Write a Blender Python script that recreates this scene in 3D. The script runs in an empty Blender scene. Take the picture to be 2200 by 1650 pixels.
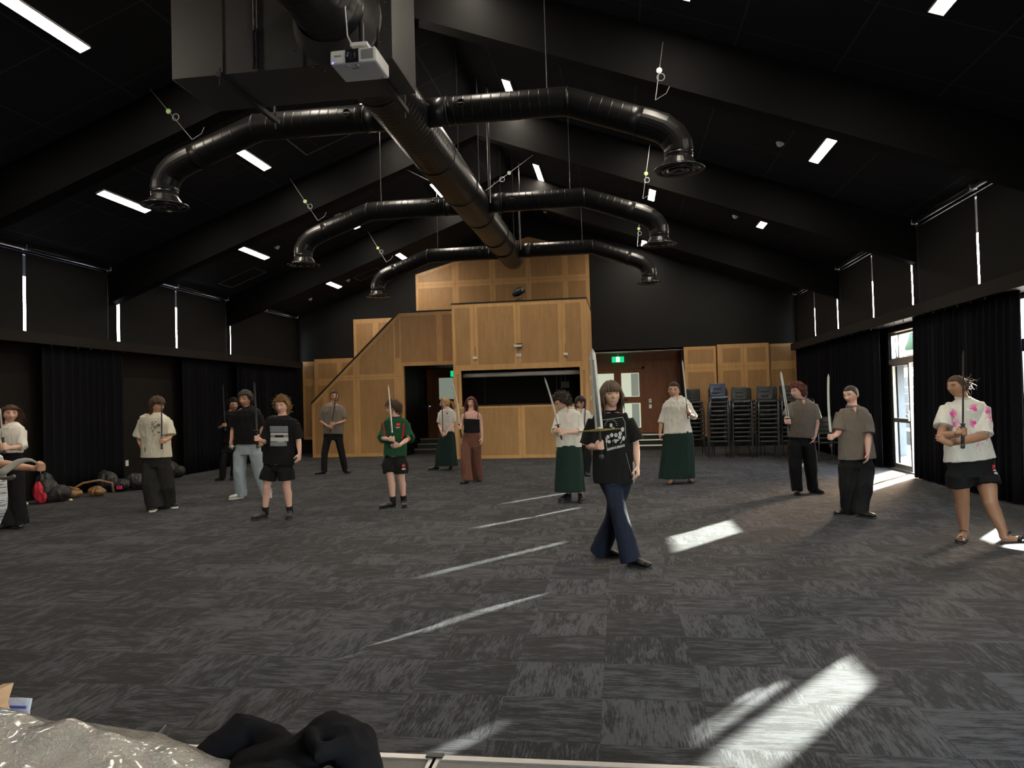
import bpy, bmesh, math, random
import numpy as np
from mathutils import Vector, Matrix, noise
from mathutils.bvhtree import BVHTree
from math import sin, cos, pi, radians as rad

# ------------------------------------------------------------------ camera
scn = bpy.context.scene
COL = scn.collection
CAMH = 1.52
FPX = 1584.34
YAW, PITCH, ROLL = 0.143358, 0.0235611, -0.0277276
FW = Vector((-sin(YAW)*cos(PITCH), cos(YAW)*cos(PITCH), sin(PITCH)))
_r = Vector((cos(YAW), sin(YAW), 0)); _u = _r.cross(FW)
RT = _r*cos(ROLL) + _u*sin(ROLL)
UP = _u*cos(ROLL) - _r*sin(ROLL)
CP = Vector((0, 0, CAMH))
cam_d = bpy.data.cameras.new('camera'); cam = bpy.data.objects.new('camera', cam_d)
COL.objects.link(cam)
cam_d.sensor_fit = 'HORIZONTAL'; cam_d.sensor_width = 36.0; cam_d.lens = FPX/2200*36
cam_d.clip_start = .05; cam_d.clip_end = 300
M = Matrix((RT, UP, -FW)).transposed().to_4x4(); M.translation = CP
cam.matrix_world = M
scn.camera = cam
# ------------------------------------------------------------------ light
world = bpy.data.worlds.new('sky'); scn.world = world; world.use_nodes = True
_nt = world.node_tree
_bg = _nt.nodes['Background']
_sky = _nt.nodes.new('ShaderNodeTexSky'); _sky.sky_type = 'NISHITA'
SUN_AZ, SUN_EL = rad(54.25), rad(17.2)
SUND = Vector((cos(SUN_AZ)*cos(SUN_EL), sin(SUN_AZ)*cos(SUN_EL), sin(SUN_EL)))
_sky.sun_disc = False; _sky.sun_elevation = SUN_EL; _sky.sun_rotation = pi/2-SUN_AZ; _sky.dust_density = 2.0; _sky.air_density = 1.2
_tn = _nt.nodes.new('ShaderNodeMix'); _tn.data_type = 'RGBA'; _tn.blend_type = 'MULTIPLY'; _tn.inputs[0].default_value = 1; _tn.inputs[7].default_value = (1.06, .93, .98, 1)
_nt.links.new(_sky.outputs[0], _tn.inputs[6]); _nt.links.new(_tn.outputs[2], _bg.inputs[0]); _bg.inputs[1].default_value = 7.0
sun_d = bpy.data.lights.new('sun', 'SUN'); sun_d.energy = 55.0; sun_d.angle = rad(0.55)
sun_d.color = (1.0, .96, .88)
sun = bpy.data.objects.new('sun', sun_d); COL.objects.link(sun)
sun.rotation_euler = SUND.to_track_quat('Z', 'Y').to_euler()
LAMP = 82.0
scn.view_settings.view_transform = 'Standard'; scn.view_settings.look = 'None'
scn.view_settings.gamma = 1.0; scn.view_settings.exposure = 0.22
scn.view_settings.use_curve_mapping = False
random.seed(7)

# ------------------------------------------------------------------ helpers
def ray(x, y):
    return FW + RT*((x-1100)/FPX) - UP*((y-825)/FPX)
def at(x, y, Y):                       # the point on the plane at depth Y that lies along a sight line
    d = ray(x, y); t = Y/d.y
    return CP + d*t
def G(x, y, z=0.0):
    d = ray(x, y); t = (z-CAMH)/d.z
    return CP + d*t

MATS = {}
def mat(name, col, rough=.6, metal=0, var=.12, vscale=6, bump=0, bscale=60, emit=None, estr=0, spec=.5, sheen=0, fold=0):
    if name in MATS: return MATS[name]
    m = bpy.data.materials.new(name); m.use_nodes = True; nt = m.node_tree
    b = nt.nodes['Principled BSDF']
    b.inputs['Roughness'].default_value = rough; b.inputs['Metallic'].default_value = metal
    b.inputs['Specular IOR Level'].default_value = spec
    if sheen: b.inputs['Sheen Weight'].default_value = sheen
    tc = nt.nodes.new('ShaderNodeTexCoord')
    n = nt.nodes.new('ShaderNodeTexNoise'); n.inputs['Scale'].default_value = vscale; n.inputs['Detail'].default_value = 4
    nt.links.new(tc.outputs['Object'], n.inputs['Vector'])
    mx = nt.nodes.new('ShaderNodeMix'); mx.data_type = 'RGBA'
    c = Vector(col[:3])
    mx.inputs[6].default_value = (*(c*(1-var)), 1); mx.inputs[7].default_value = (*[min(1, v) for v in c*(1+var)], 1)
    nt.links.new(n.outputs['Fac'], mx.inputs[0]); nt.links.new(mx.outputs[2], b.inputs['Base Color'])
    if bump:
        n2 = nt.nodes.new('ShaderNodeTexNoise'); n2.inputs['Scale'].default_value = bscale
        nt.links.new(tc.outputs['Object'], n2.inputs['Vector'])
        bp = nt.nodes.new('ShaderNodeBump'); bp.inputs['Strength'].default_value = bump; bp.inputs['Distance'].default_value = .01
        nt.links.new(n2.outputs['Fac'], bp.inputs['Height']); nt.links.new(bp.outputs[0], b.inputs['Normal'])
        if fold:
            mp = nt.nodes.new('ShaderNodeMapping'); mp.inputs['Scale'].default_value = (1.0, 1.0, .55); mp.inputs['Rotation'].default_value = (.3, .5, 0)
            nt.links.new(tc.outputs['Object'], mp.inputs['Vector'])
            n3 = nt.nodes.new('ShaderNodeTexNoise'); n3.inputs['Scale'].default_value = 11; n3.inputs['Detail'].default_value = 2.5; n3.inputs['Distortion'].default_value = 1.4
            nt.links.new(mp.outputs[0], n3.inputs['Vector'])
            b3 = nt.nodes.new('ShaderNodeBump'); b3.inputs['Strength'].default_value = fold; b3.inputs['Distance'].default_value = .03
            nt.links.new(n3.outputs['Fac'], b3.inputs['Height']); nt.links.new(bp.outputs[0], b3.inputs['Normal']); nt.links.new(b3.outputs[0], b.inputs['Normal'])
    if emit:
        b.inputs['Emission Color'].default_value = (*emit, 1); b.inputs['Emission Strength'].default_value = estr
    MATS[name] = m
    return m

def N(nt, typ, op=None, ins=(), **kw):
    n = nt.nodes.new(typ)
    if op: n.operation = op
    for i, v in enumerate(ins):
        if v is None: continue
        if isinstance(v, (int, float)): n.inputs[i].default_value = v
        elif isinstance(v, tuple): n.inputs[i].default_value = v
        else: nt.links.new(v, n.inputs[i])
    for k, v in kw.items(): setattr(n, k, v)
    return n
def mth(nt, op, a, b=None): return N(nt, 'ShaderNodeMath', op, (a, b)).outputs[0]

def wood_mat(name, perf, c1=(.62, .365, .155), c2=(.47, .26, .10), pitch=.034, rough=.5):
    if name in MATS: return MATS[name]
    m = bpy.data.materials.new(name); m.use_nodes = True; nt = m.node_tree; b = nt.nodes['Principled BSDF']
    geo = N(nt, 'ShaderNodeNewGeometry'); sp = N(nt, 'ShaderNodeSeparateXYZ', None, (geo.outputs['Position'],))
    X = mth(nt, 'ADD', sp.outputs[0], mth(nt, 'MULTIPLY', sp.outputs[1], .6)); Z = sp.outputs[2]
    cv = N(nt, 'ShaderNodeCombineXYZ', None, (mth(nt, 'MULTIPLY', X, 9), mth(nt, 'MULTIPLY', sp.outputs[1], 9), mth(nt, 'MULTIPLY', Z, 1.1)))
    n1 = N(nt, 'ShaderNodeTexNoise', None, (cv.outputs[0],)); n1.inputs['Scale'].default_value = 1.6; n1.inputs['Detail'].default_value = 6
    n2 = N(nt, 'ShaderNodeTexNoise', None, (geo.outputs['Position'],)); n2.inputs['Scale'].default_value = 1.1
    f = mth(nt, 'ADD', mth(nt, 'MULTIPLY', n1.outputs['Fac'], .7), mth(nt, 'MULTIPLY', n2.outputs['Fac'], .5))
    rmp = N(nt, 'ShaderNodeMapRange', None, (f, .4, .85, 0.0, 1.0))
    mx = N(nt, 'ShaderNodeMix', None, (), data_type='RGBA')
    nt.links.new(rmp.outputs[0], mx.inputs[0]); mx.inputs[6].default_value = (*c2, 1); mx.inputs[7].default_value = (*c1, 1)
    out = mx.outputs[2]
    if perf:
        p = pitch*1.4142
        U = mth(nt, 'DIVIDE', mth(nt, 'ADD', X, Z), p); V = mth(nt, 'DIVIDE', mth(nt, 'SUBTRACT', X, Z), p)
        fu = mth(nt, 'ABSOLUTE', mth(nt, 'SUBTRACT', mth(nt, 'FRACT', U), .5)); fv = mth(nt, 'ABSOLUTE', mth(nt, 'SUBTRACT', mth(nt, 'FRACT', V), .5))
        par = mth(nt, 'MODULO', mth(nt, 'ADD', mth(nt, 'ADD', mth(nt, 'FLOOR', U), mth(nt, 'FLOOR', V)), 2000), 2.0)
        par = mth(nt, 'GREATER_THAN', par, .5)
        a = mth(nt, 'MULTIPLY', mth(nt, 'LESS_THAN', fu, .19), mth(nt, 'LESS_THAN', fv, .44))
        c = mth(nt, 'MULTIPLY', mth(nt, 'LESS_THAN', fv, .19), mth(nt, 'LESS_THAN', fu, .44))
        msk = mth(nt, 'ADD', mth(nt, 'MULTIPLY', a, par), mth(nt, 'MULTIPLY', c, mth(nt, 'SUBTRACT', 1.0, par)))
        m2 = N(nt, 'ShaderNodeMix', None, (), data_type='RGBA')
        nt.links.new(msk, m2.inputs[0]); nt.links.new(out, m2.inputs[6]); m2.inputs[7].default_value = (.045, .022, .012, 1)
        out = m2.outputs[2]
    nt.links.new(out, b.inputs['Base Color']); b.inputs['Roughness'].default_value = rough
    MATS[name] = m
    return m

def glass_mat(name, tint=(.93, .97, .96)):
    if name in MATS: return MATS[name]
    m = bpy.data.materials.new(name); m.use_nodes = True; nt = m.node_tree; nt.nodes.clear()
    o = N(nt, 'ShaderNodeOutputMaterial'); t = N(nt, 'ShaderNodeBsdfTransparent'); t.inputs[0].default_value = (*tint, 1)
    g = N(nt, 'ShaderNodeBsdfGlossy'); g.inputs['Roughness'].default_value = .02
    lw = N(nt, 'ShaderNodeLayerWeight'); lw.inputs[0].default_value = .5
    fr = N(nt, 'ShaderNodeMath', 'MULTIPLY_ADD', (mth(nt, 'POWER', lw.outputs['Facing'], 5.0), .7, .03))
    x = N(nt, 'ShaderNodeMixShader'); nt.links.new(fr.outputs[0], x.inputs[0]); nt.links.new(t.outputs[0], x.inputs[1]); nt.links.new(g.outputs[0], x.inputs[2])
    nt.links.new(x.outputs[0], o.inputs[0]); MATS[name] = m
    return m

class MB:
    def __init__(s): s.v = []; s.f = []; s.m = []; s.cur = 0
    def add(s, vs, fs):
        o = len(s.v); s.v += [tuple(v) for v in vs]; s.f += [tuple(i+o for i in f) for f in fs]; s.m += [s.cur]*len(fs)
    def box(s, x0, x1, y0, y1, z0, z1, T=None):
        vs = [Vector((x, y, z)) for z in (z0, z1) for y in (y0, y1) for x in (x0, x1)]
        if T is not None: vs = [T @ v for v in vs]
        s.add(vs, [(0, 2, 3, 1), (4, 5, 7, 6), (0, 1, 5, 4), (2, 6, 7, 3), (0, 4, 6, 2), (1, 3, 7, 5)]); return s
    def tube(s, P, R, side=None, n=12, caps=True, dome=0):
        P = [Vector(p) for p in P]
        R = [(r, r) if isinstance(r, (int, float)) else tuple(r) for r in R]
        k = len(P); T = []
        for i in range(k):
            t = (P[min(i+1, k-1)]-P[max(i-1, 0)])
            T.append(t.normalized() if t.length > 1e-9 else Vector((0, 0, 1)))
        if side is None:
            side = T[0].cross(Vector((0.13, 0.31, 1)))
            if side.length < .1: side = T[0].cross(Vector((1, 0, 0)))
        side = Vector(side)
        if dome:
            d0 = max(R[0])*dome; d1 = max(R[-1])*dome
            P = [P[0]-T[0]*d0, P[0]-T[0]*d0*.7]+P+[P[-1]+T[-1]*d1*.7, P[-1]+T[-1]*d1]
            R = [(R[0][0]*.3, R[0][1]*.3), (R[0][0]*.75, R[0][1]*.75)]+R+[(R[-1][0]*.75, R[-1][1]*.75), (R[-1][0]*.3, R[-1][1]*.3)]
            T = [T[0], T[0]]+T+[T[-1], T[-1]]; k = len(P)
        vs = []; a = side
        for i in range(k):
            a = (a - T[i]*a.dot(T[i]))
            a = a.normalized() if a.length > 1e-6 else T[i].orthogonal().normalized()
            b = T[i].cross(a)
            for j in range(n):
                w = 2*pi*j/n
                vs.append(P[i]+a*(R[i][0]*cos(w))+b*(R[i][1]*sin(w)))
        fs = [(i*n+j, i*n+(j+1) % n, (i+1)*n+(j+1) % n, (i+1)*n+j) for i in range(k-1) for j in range(n)]
        if caps:
            fs.append(tuple(range(n-1, -1, -1))); fs.append(tuple((k-1)*n+j for j in range(n)))
        s.add(vs, fs); return s
    def ball(s, c, r, n=14, T=None):
        r = (r, r, r) if isinstance(r, (int, float)) else r
        m = n//2; vs = [Vector((0, 0, 1))]
        for i in range(1, m):
            for j in range(n): vs.append(Vector((sin(pi*i/m)*cos(2*pi*j/n), sin(pi*i/m)*sin(2*pi*j/n), cos(pi*i/m))))
        vs.append(Vector((0, 0, -1)))
        fs = [(0, 1+j, 1+(j+1) % n) for j in range(n)]
        fs += [(1+i*n+j, 1+(i+1)*n+j, 1+(i+1)*n+(j+1) % n, 1+i*n+(j+1) % n) for i in range(m-2) for j in range(n)]
        fs += [(len(vs)-1, 1+(m-2)*n+(j+1) % n, 1+(m-2)*n+j) for j in range(n)]
        vs = [Vector((v.x*r[0], v.y*r[1], v.z*r[2])) for v in vs]
        if T is not None: vs = [T @ v for v in vs]
        s.add([v+Vector(c) for v in vs], fs); return s
    def prism(s, poly, a, b, ax='y'):
        # poly in the other two axes, extruded a..b along ax
        def mk(u, w, t):
            return {'y': (u, t, w), 'x': (t, u, w), 'z': (u, w, t)}[ax]
        n = len(poly); vs = [mk(u, w, a) for u, w in poly]+[mk(u, w, b) for u, w in poly]
        s.add(vs, [tuple(range(n)), tuple(range(2*n-1, n-1, -1))]+[(i, i+n, (i+1) % n+n, (i+1) % n) for i in range(n)]); return s
    def lathe(s, prof, c=(0, 0, 0), n=24, T=None):
        vs = []; k = len(prof)
        for r, z in prof:
            for j in range(n): vs.append(Vector((r*cos(2*pi*j/n), r*sin(2*pi*j/n), z)))
        if T is not None: vs = [T @ v for v in vs]
        fs = [(i*n+j, i*n+(j+1) % n, (i+1)*n+(j+1) % n, (i+1)*n+j) for i in range(k-1) for j in range(n)]
        s.add([v+Vector(c) for v in vs], fs); return s
    def mesh(s, name, mats):
        me = bpy.data.meshes.new(name); me.from_pydata(s.v, [], s.f)
        for m in (mats if isinstance(mats, (list, tuple)) else [mats]): me.materials.append(m)
        if any(s.m): me.polygons.foreach_set('material_index', s.m)
        bm = bmesh.new(); bm.from_mesh(me); bmesh.ops.recalc_face_normals(bm, faces=bm.faces); bm.to_mesh(me); bm.free()
        return me
    def build(s, name, mats, parent=None, smooth=False, bevel=0, solid=0):
        me = s.mesh(name, mats)
        if smooth: me.polygons.foreach_set('use_smooth', [True]*len(me.polygons))
        return link(name, me, parent, bevel)
def link(name, me, parent=None, bevel=0):
    o = bpy.data.objects.new(name, me); COL.objects.link(o)
    if parent is not None:
        o.parent = parent; o.matrix_parent_inverse = parent.matrix_basis.inverted()
    if bevel:
        b = o.modifiers.new('bevel', 'BEVEL'); b.width = bevel; b.segments = 2; b.limit_method = 'ANGLE'
    return o
def tag(o, label, cat, group=None):
    o['label'] = label; o['category'] = cat
    if group: o['group'] = group
    return o
def st(o, kind='structure'): o['kind'] = kind; return o
def empty(name, loc, label, cat, group=None, rz=0):
    o = bpy.data.objects.new(name, None); COL.objects.link(o); o.location = loc; o.rotation_euler = (0, 0, rz)
    o.empty_display_size = .1
    return tag(o, label, cat, group)
def copy_tree(o, parent=None):
    c = o.copy(); COL.objects.link(c)
    if parent is not None:
        c.parent = parent; c.matrix_parent_inverse = o.matrix_parent_inverse.copy()
    for ch in list(o.children): copy_tree(ch, c)
    return c
def evalmesh(o):
    dg = bpy.context.evaluated_depsgraph_get(); dg.update()
    return bpy.data.meshes.new_from_object(o.evaluated_get(dg))
def fused(mb, name, m, parent, vox=.007, smooth=4, wr=0, wscale=9, wdir=None):
    """one continuous skin grown over overlapping closed pieces"""
    me = mb.mesh(name, m); o = link(name, me)
    r = o.modifiers.new('r', 'REMESH'); r.mode = 'VOXEL'; r.voxel_size = vox
    if smooth:
        s = o.modifiers.new('s', 'SMOOTH'); s.factor = .5; s.iterations = smooth
    me2 = evalmesh(o); o.modifiers.clear(); o.data = me2; bpy.data.meshes.remove(me)
    me2.name = name
    if not me2.materials: me2.materials.append(m)
    if wr:
        k = len(me2.vertices); co = np.empty(k*3); me2.vertices.foreach_get('co', co); co = co.reshape(-1, 3)
        no = np.empty(k*3); me2.vertices.foreach_get('normal', no); no = no.reshape(-1, 3)
        w = wdir or (1, 1, .45)
        d = np.array([noise.noise(Vector((c[0]*wscale*w[0], c[1]*wscale*w[1], c[2]*wscale*w[2]))) + .5*noise.noise(Vector((c[0]*wscale*2.3*w[0]+9, c[1]*wscale*2*w[1], c[2]*wscale*2.1*w[2]))) for c in co])
        d = -np.abs(d)*1.3+.25
        co += no*(d*wr)[:, None]; me2.vertices.foreach_set('co', co.ravel())
    me2.polygons.foreach_set('use_smooth', [True]*len(me2.polygons))
    if parent is not None:
        o.parent = parent; o.matrix_parent_inverse = parent.matrix_basis.inverted()
    return o

# ------------------------------------------------------------------ materials
M_black = mat('black_paint', (.010, .010, .0105), .6, var=.1, vscale=2, bump=.15, bscale=40, spec=.12)
M_ceil = mat('black_ceiling', (.020, .019, .0215), .8, var=.12, vscale=3, bump=.2, bscale=90, spec=.12)
M_beam = mat('black_beam', (.0036, .0034, .0035), .65, var=.1, spec=.12)
M_wallb = mat('charcoal_wall', (.017, .017, .017), .75, var=.12, vscale=1.5, spec=.12)
M_brownw = mat('brown_black_wall', (.012, .010, .009), .65, spec=.12)
M_blind = mat('blind_fabric', (.016, .0155, .015), .85, bump=.2, bscale=300, spec=.12)
M_ledge = mat('ledge_paint', (.016, .014, .013), .55, spec=.12)
M_curt = mat('curtain_cloth', (.0055, .0055, .0075), .95, var=.2, vscale=8, spec=.1)
M_duct = mat('black_duct', (.008, .008, .008), .32, var=.15, spec=.35)
M_steel = mat('steel', (.5, .5, .5), .3, 1)
M_alu = mat('aluminium', (.55, .54, .52), .35, .9)
M_rod = mat('dark_rod', (.05, .05, .05), .5, .5)
M_white = mat('white_plastic', (.75, .74, .72), .4)
M_dark = mat('dark_plastic', (.012, .012, .013), .4)
M_wood = wood_mat('plywood', False); M_perf = wood_mat('perforated_plywood', True)
M_perf2 = wood_mat('perforated_plywood_wide', True, pitch=.046)
M_brown = wood_mat('stained_veneer', False, c1=(.27, .095, .042), c2=(.15, .050, .022), rough=.5)
M_glass = glass_mat('clear_glass')
M_lamp = mat('led_panel', (1, 1, 1), .5, emit=(1.0, .89, .74), estr=LAMP)
# ------------------------------------------------------------------ hall shell
XL, XR, XC, YB, YF = -10.35, 5.30, -2.53, 22.9, -3.0
RZ, RS = 7.35, .37
def roofz(x): return RZ-RS*abs(x-XC)

def carpet():
    m = bpy.data.materials.new('carpet_tiles'); m.use_nodes = True; nt = m.node_tree; b = nt.nodes['Principled BSDF']
    geo = N(nt, 'ShaderNodeNewGeometry'); sp = N(nt, 'ShaderNodeSeparateXYZ', None, (geo.outputs['Position'],))
    x, y = sp.outputs[0], sp.outputs[1]
    tx = mth(nt, 'FLOOR', mth(nt, 'DIVIDE', mth(nt, 'ADD', x, 50.13), .5)); ty = mth(nt, 'FLOOR', mth(nt, 'DIVIDE', mth(nt, 'ADD', y, 50.2), .5))
    par = mth(nt, 'GREATER_THAN', mth(nt, 'MODULO', mth(nt, 'ADD', tx, ty), 2.0), .5)
    def streak(a, bb, c):
        o = mth(nt, 'MULTIPLY', mth(nt, 'ADD', tx, mth(nt, 'MULTIPLY', ty, 3.7)), c)
        va = N(nt, 'ShaderNodeCombineXYZ', None, (mth(nt, 'MULTIPLY', x, a), mth(nt, 'MULTIPLY', y, bb), o))
        vb = N(nt, 'ShaderNodeCombineXYZ', None, (mth(nt, 'MULTIPLY', x, bb), mth(nt, 'MULTIPLY', y, a), o))
        mx = N(nt, 'ShaderNodeMix', None, (), data_type='VECTOR')
        nt.links.new(par, mx.inputs[0]); nt.links.new(va.outputs[0], mx.inputs[4]); nt.links.new(vb.outputs[0], mx.inputs[5])
        n = N(nt, 'ShaderNodeTexNoise', None, (mx.outputs[1],)); n.inputs['Scale'].default_value = 1; n.inputs['Detail'].default_value = 5; n.inputs['Roughness'].default_value = .7
        return n.outputs['Fac']
    s1 = streak(9, 95, 13.1); s2 = streak(3.6, 13, 7.7); s3 = streak(7, 150, 3.3)
    wn = N(nt, 'ShaderNodeTexWhiteNoise', None, (N(nt, 'ShaderNodeCombineXYZ', None, (tx, ty, 0.0)).outputs[0],))
    f = mth(nt, 'ADD', mth(nt, 'ADD', mth(nt, 'MULTIPLY', s1, 1.0), mth(nt, 'MULTIPLY', s2, 1.0)), mth(nt, 'MULTIPLY', wn.outputs[0], .15))
    r1 = N(nt, 'ShaderNodeMapRange', None, (f, 1.02, 1.20, 0.0, 1.0)).outputs[0]
    r3 = N(nt, 'ShaderNodeMapRange', None, (s3, .57, .62, 0.0, 1.0)).outputs[0]
    r = mth(nt, 'MINIMUM', mth(nt, 'ADD', r1, mth(nt, 'MULTIPLY', r3, .55)), 1.0)
    mx = N(nt, 'ShaderNodeMix', None, (), data_type='RGBA'); nt.links.new(r, mx.inputs[0])
    mx.inputs[6].default_value = (.0075, .0073, .0078, 1); mx.inputs[7].default_value = (.060, .063, .071, 1)
    nt.links.new(mx.outputs[2], b.inputs['Base Color']); b.inputs['Roughness'].default_value = .85
    b.inputs['Specular IOR Level'].default_value = .12; b.inputs['Sheen Weight'].default_value = .08
    nf = N(nt, 'ShaderNodeTexNoise', None, (geo.outputs['Position'],)); nf.inputs['Scale'].default_value = 260
    bp = N(nt, 'ShaderNodeBump'); bp.inputs['Strength'].default_value = .7; bp.inputs['Distance'].default_value = .006
    nt.links.new(mth(nt, 'ADD', nf.outputs['Fac'], s1), bp.inputs['Height']); nt.links.new(bp.outputs[0], b.inputs['Normal'])
    return m
st(MB().box(XL-.2, XR+.02, YF, 24.2, -.2, 0).build('floor', carpet()))

# ceiling: two slopes
def ceiling_mat():
    m = M_ceil; nt = m.node_tree; b = nt.nodes['Principled BSDF']
    geo = N(nt, 'ShaderNodeNewGeometry'); sp = N(nt, 'ShaderNodeSeparateXYZ', None, (geo.outputs['Position'],))
    gx = mth(nt, 'ABSOLUTE', mth(nt, 'SUBTRACT', mth(nt, 'FRACT', mth(nt, 'DIVIDE', mth(nt, 'ADD', sp.outputs[0], 50.2), 1.15)), .5))
    gy = mth(nt, 'ABSOLUTE', mth(nt, 'SUBTRACT', mth(nt, 'FRACT', mth(nt, 'DIVIDE', mth(nt, 'ADD', sp.outputs[1], .35), 1.163)), .5))
    g = mth(nt, 'MAXIMUM', mth(nt, 'GREATER_THAN', gx, .4915), mth(nt, 'GREATER_THAN', gy, .4915))
    old = b.inputs['Base Color'].links[0].from_socket
    mx = N(nt, 'ShaderNodeMix', None, (), data_type='RGBA'); nt.links.new(g, mx.inputs[0]); nt.links.new(old, mx.inputs[6]); mx.inputs[7].default_value = (.05, .05, .05, 1)
    nt.links.new(mx.outputs[2], b.inputs['Base Color'])
    return m
c = MB()
c.prism([(XL-.8, roofz(XL-.8)), (XC, RZ), (XR+.8, roofz(XR+.8)), (XR+.8, roofz(XR+.8)+.2), (XC, RZ+.2), (XL-.8, roofz(XL-.8)+.2)], YF-.2, 24.4)
st(c.build('ceiling', ceiling_mat()))
# back wall with two openings
bw = MB()
bw.prism([(XL-.1, 2.96), (XR+.1, 2.96), (XR+.1, roofz(XR+.1)), (XC, RZ), (XL-.1, roofz(XL-.1))], YB, YB+.15)
bw.box(XL-.1, -6.27, YB, YB+.15, 0, 2.96); bw.box(2.0, XR+.1, YB, YB+.15, 0, 2.96)
bw.box(-4.4, -.80, YB, YB+.15, 0, 2.96)
st(bw.build('wall_back', M_wallb))
fw_ = MB()
fw_.prism([(XL-.1, 3.4), (XR+.1, 3.4), (XR+.1, roofz(XR)), (XC, RZ), (XL-.1, roofz(XL))], YF-.15, YF)
fw_.box(XL-.1, 2.6, YF-.15, YF, 0, 3.4).box(5.0, XR+.1, YF-.15, YF, 0, 3.4)
st(fw_.build('wall_front', M_wallb))
# side walls
BAYS = [(9.45, 13.70), (14.00, 18.30), (18.54, 22.62)]
def side_wall(name, x0, x1, lows, m):
    w = MB(); zs, zt, top = 2.98, 4.41, roofz(x0 if x0 > 0 else x1)+.05
    w.box(x0, x1, YF, YB+.15, zt, top)
    ys = [YF]+[v for b in BAYS for v in b]+[YB+.15]
    for i in range(0, len(ys), 2): w.box(x0, x1, ys[i], ys[i+1], zs, zt)
    yl = [YF]+[v for b in lows for v in b[:2]]+[YB+.15]
    for i in range(0, len(yl), 2): w.box(x0, x1, yl[i], yl[i+1], 0, zs)
    for b in lows:
        w.box(x0, x1, b[0], b[1], b[2], zs)
    return st(w.build(name, m))
LOWS = [(9.66, 10.74, 2.74), (13.98, 15.46, 2.66), (18.42, 18.56, 2.66)]
side_wall('wall_right', XR, XR+.14, [(-2.7, 1.9, 2.66)]+LOWS, M_black)
side_wall('wall_left', XL-.14, XL, [], M_brownw)
# clerestory glazing and blinds
nwin = [0]
def window(x, y0, y1, z0, z1, mulls=(), rails=(), fm=None, fw=.05):
    nwin[0] += 1
    fr = MB(); a, b = x-.035, x+.035
    fr.box(a, b, y0, y1, z0, z0+fw).box(a, b, y0, y1, z1-fw, z1).box(a, b, y0, y0+fw, z0+fw, z1-fw).box(a, b, y1-fw, y1, z0+fw, z1-fw)
    for q in mulls: fr.box(a, b, q-fw/2, q+fw/2, z0+fw, z1-fw)
    for q in rails: fr.box(a-.005, b+.005, y0+fw, y1-fw, q-fw/2, q+fw/2)
    f = st(fr.build('window_%d' % nwin[0], fm or M_alu))
    g = MB().box(x-.004, x+.004, y0+fw*.5, y1-fw*.5, z0+fw*.5, z1-fw*.5).build('pane', M_glass, f)
    return f
for (a, b) in BAYS:
    for x in (XR+.09, XL-.09): window(x, a, b, 2.98, 4.41, fm=M_dark, fw=.03)
blind0 = None
def blind(x, y0, y1, side, lab):
    t = empty('roller_blind', (x, (y0+y1)/2, 2.99), lab, 'blind', 'charcoal roller blinds on the %s wall' % ('right' if x > 0 else 'left'))
    MB().box(x-.003, x+.003, y0, y1, 2.975, 4.365).build('blind_sheet', M_blind, t)
    xi = x-.045*side
    MB().tube([(xi, y0+.01, 4.465), (xi, y1-.01, 4.465)], [.045, .045], n=16).build('roller', M_dark, t, True)
    for yy in (y0, y1):
        MB().box(xi-.05, xi+.05, yy-.004, yy+.004, 4.42, 4.51).build('bracket', M_white if yy == y1 else M_dark, t)
    MB().box(x-.008, x+.008, y0, y1, 2.962, 2.982).build('bottom_bar', M_dark, t)
RB = [(9.47, 11.55), (11.62, 13.72), (14.07, 16.05), (16.12, 18.31), (18.61, 20.60), (20.66, 22.60)]
LBn = [(9.47, 11.55), (11.62, 13.72), (14.09, 16.05), (16.12, 18.31), (18.56, 20.62), (20.62, 22.62)]
ordn = ['nearest', 'second nearest', 'third from the front', 'fourth from the front', 'fifth from the front', 'farthest']
for i, (a, b) in enumerate(RB): blind(XR-.05, a, b, 1, '%s charcoal roller blind above the ledge on the right glazed wall' % ordn[i])
for i, (a, b) in enumerate(LBn): blind(XL+.05, a, b, -1, '%s charcoal roller blind above the ledge on the left wall' % ordn[i])
window(XR+.07, -2.68, 1.88, .02, 2.64, mulls=(-1.2, .4), fm=M_alu)  # unseen window added to let daylight onto the near floor
nwin[0] += 1
fr = MB()  # unseen glazing added behind the camera for frontal daylight
for x_ in (2.63, 3.8, 4.97): fr.box(x_-.03, x_+.03, YF-.1, YF-.03, 0, 3.4)
for z_ in (.03, 2.1, 3.37): fr.box(2.66, 4.94, YF-.1, YF-.03, z_-.03, z_+.03)
w_ = st(fr.build('window_%d' % nwin[0], M_alu)); MB().box(2.63, 4.97, YF-.07, YF-.062, 0.03, 3.37).build('pane', M_glass, w_)
# ledges (pelmets)
st(MB().box(-10.34, -10.0, YF, 22.45, 2.765, 2.957).build('trim_1', M_ledge))
st(MB().box(4.95, 5.29, YF, 22.2, 2.765, 2.957).build('trim_2', M_ledge))
# soffit strips over the blinds
st(MB().box(XL, XL+.16, YF, YB, 4.50, 4.60).build('trim_3', M_ledge)); st(MB().box(XR-.16, XR, YF, YB, 4.50, 4.60).build('trim_4', M_ledge))
# portal rafters
for i, (y0, y1) in enumerate([(0.05, .32), (4.70, 4.97), (9.35, 9.62), (13.73, 13.99), (18.32, 18.52)]):
    bz = lambda x: 6.62-.37*abs(x-XC)
    p = [(XL, bz(XL)), (XC, 6.62), (XR, bz(XR)), (XR, roofz(XR)), (XC, RZ), (XL, roofz(XL))]
    m = MB(); n = 6
    m.prism([p[0], p[1], p[4], p[5]], y0, y1); m.prism([p[1], p[2], p[3], p[4]], y0, y1)
    m.box(XR-.055, XR, y0, y1, 0, bz(XR)+.05); m.box(XL, XL+.055, y0, y1, 0, bz(XL)+.05)
    st(m.build('trim_%d' % (5+i), M_beam))

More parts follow.
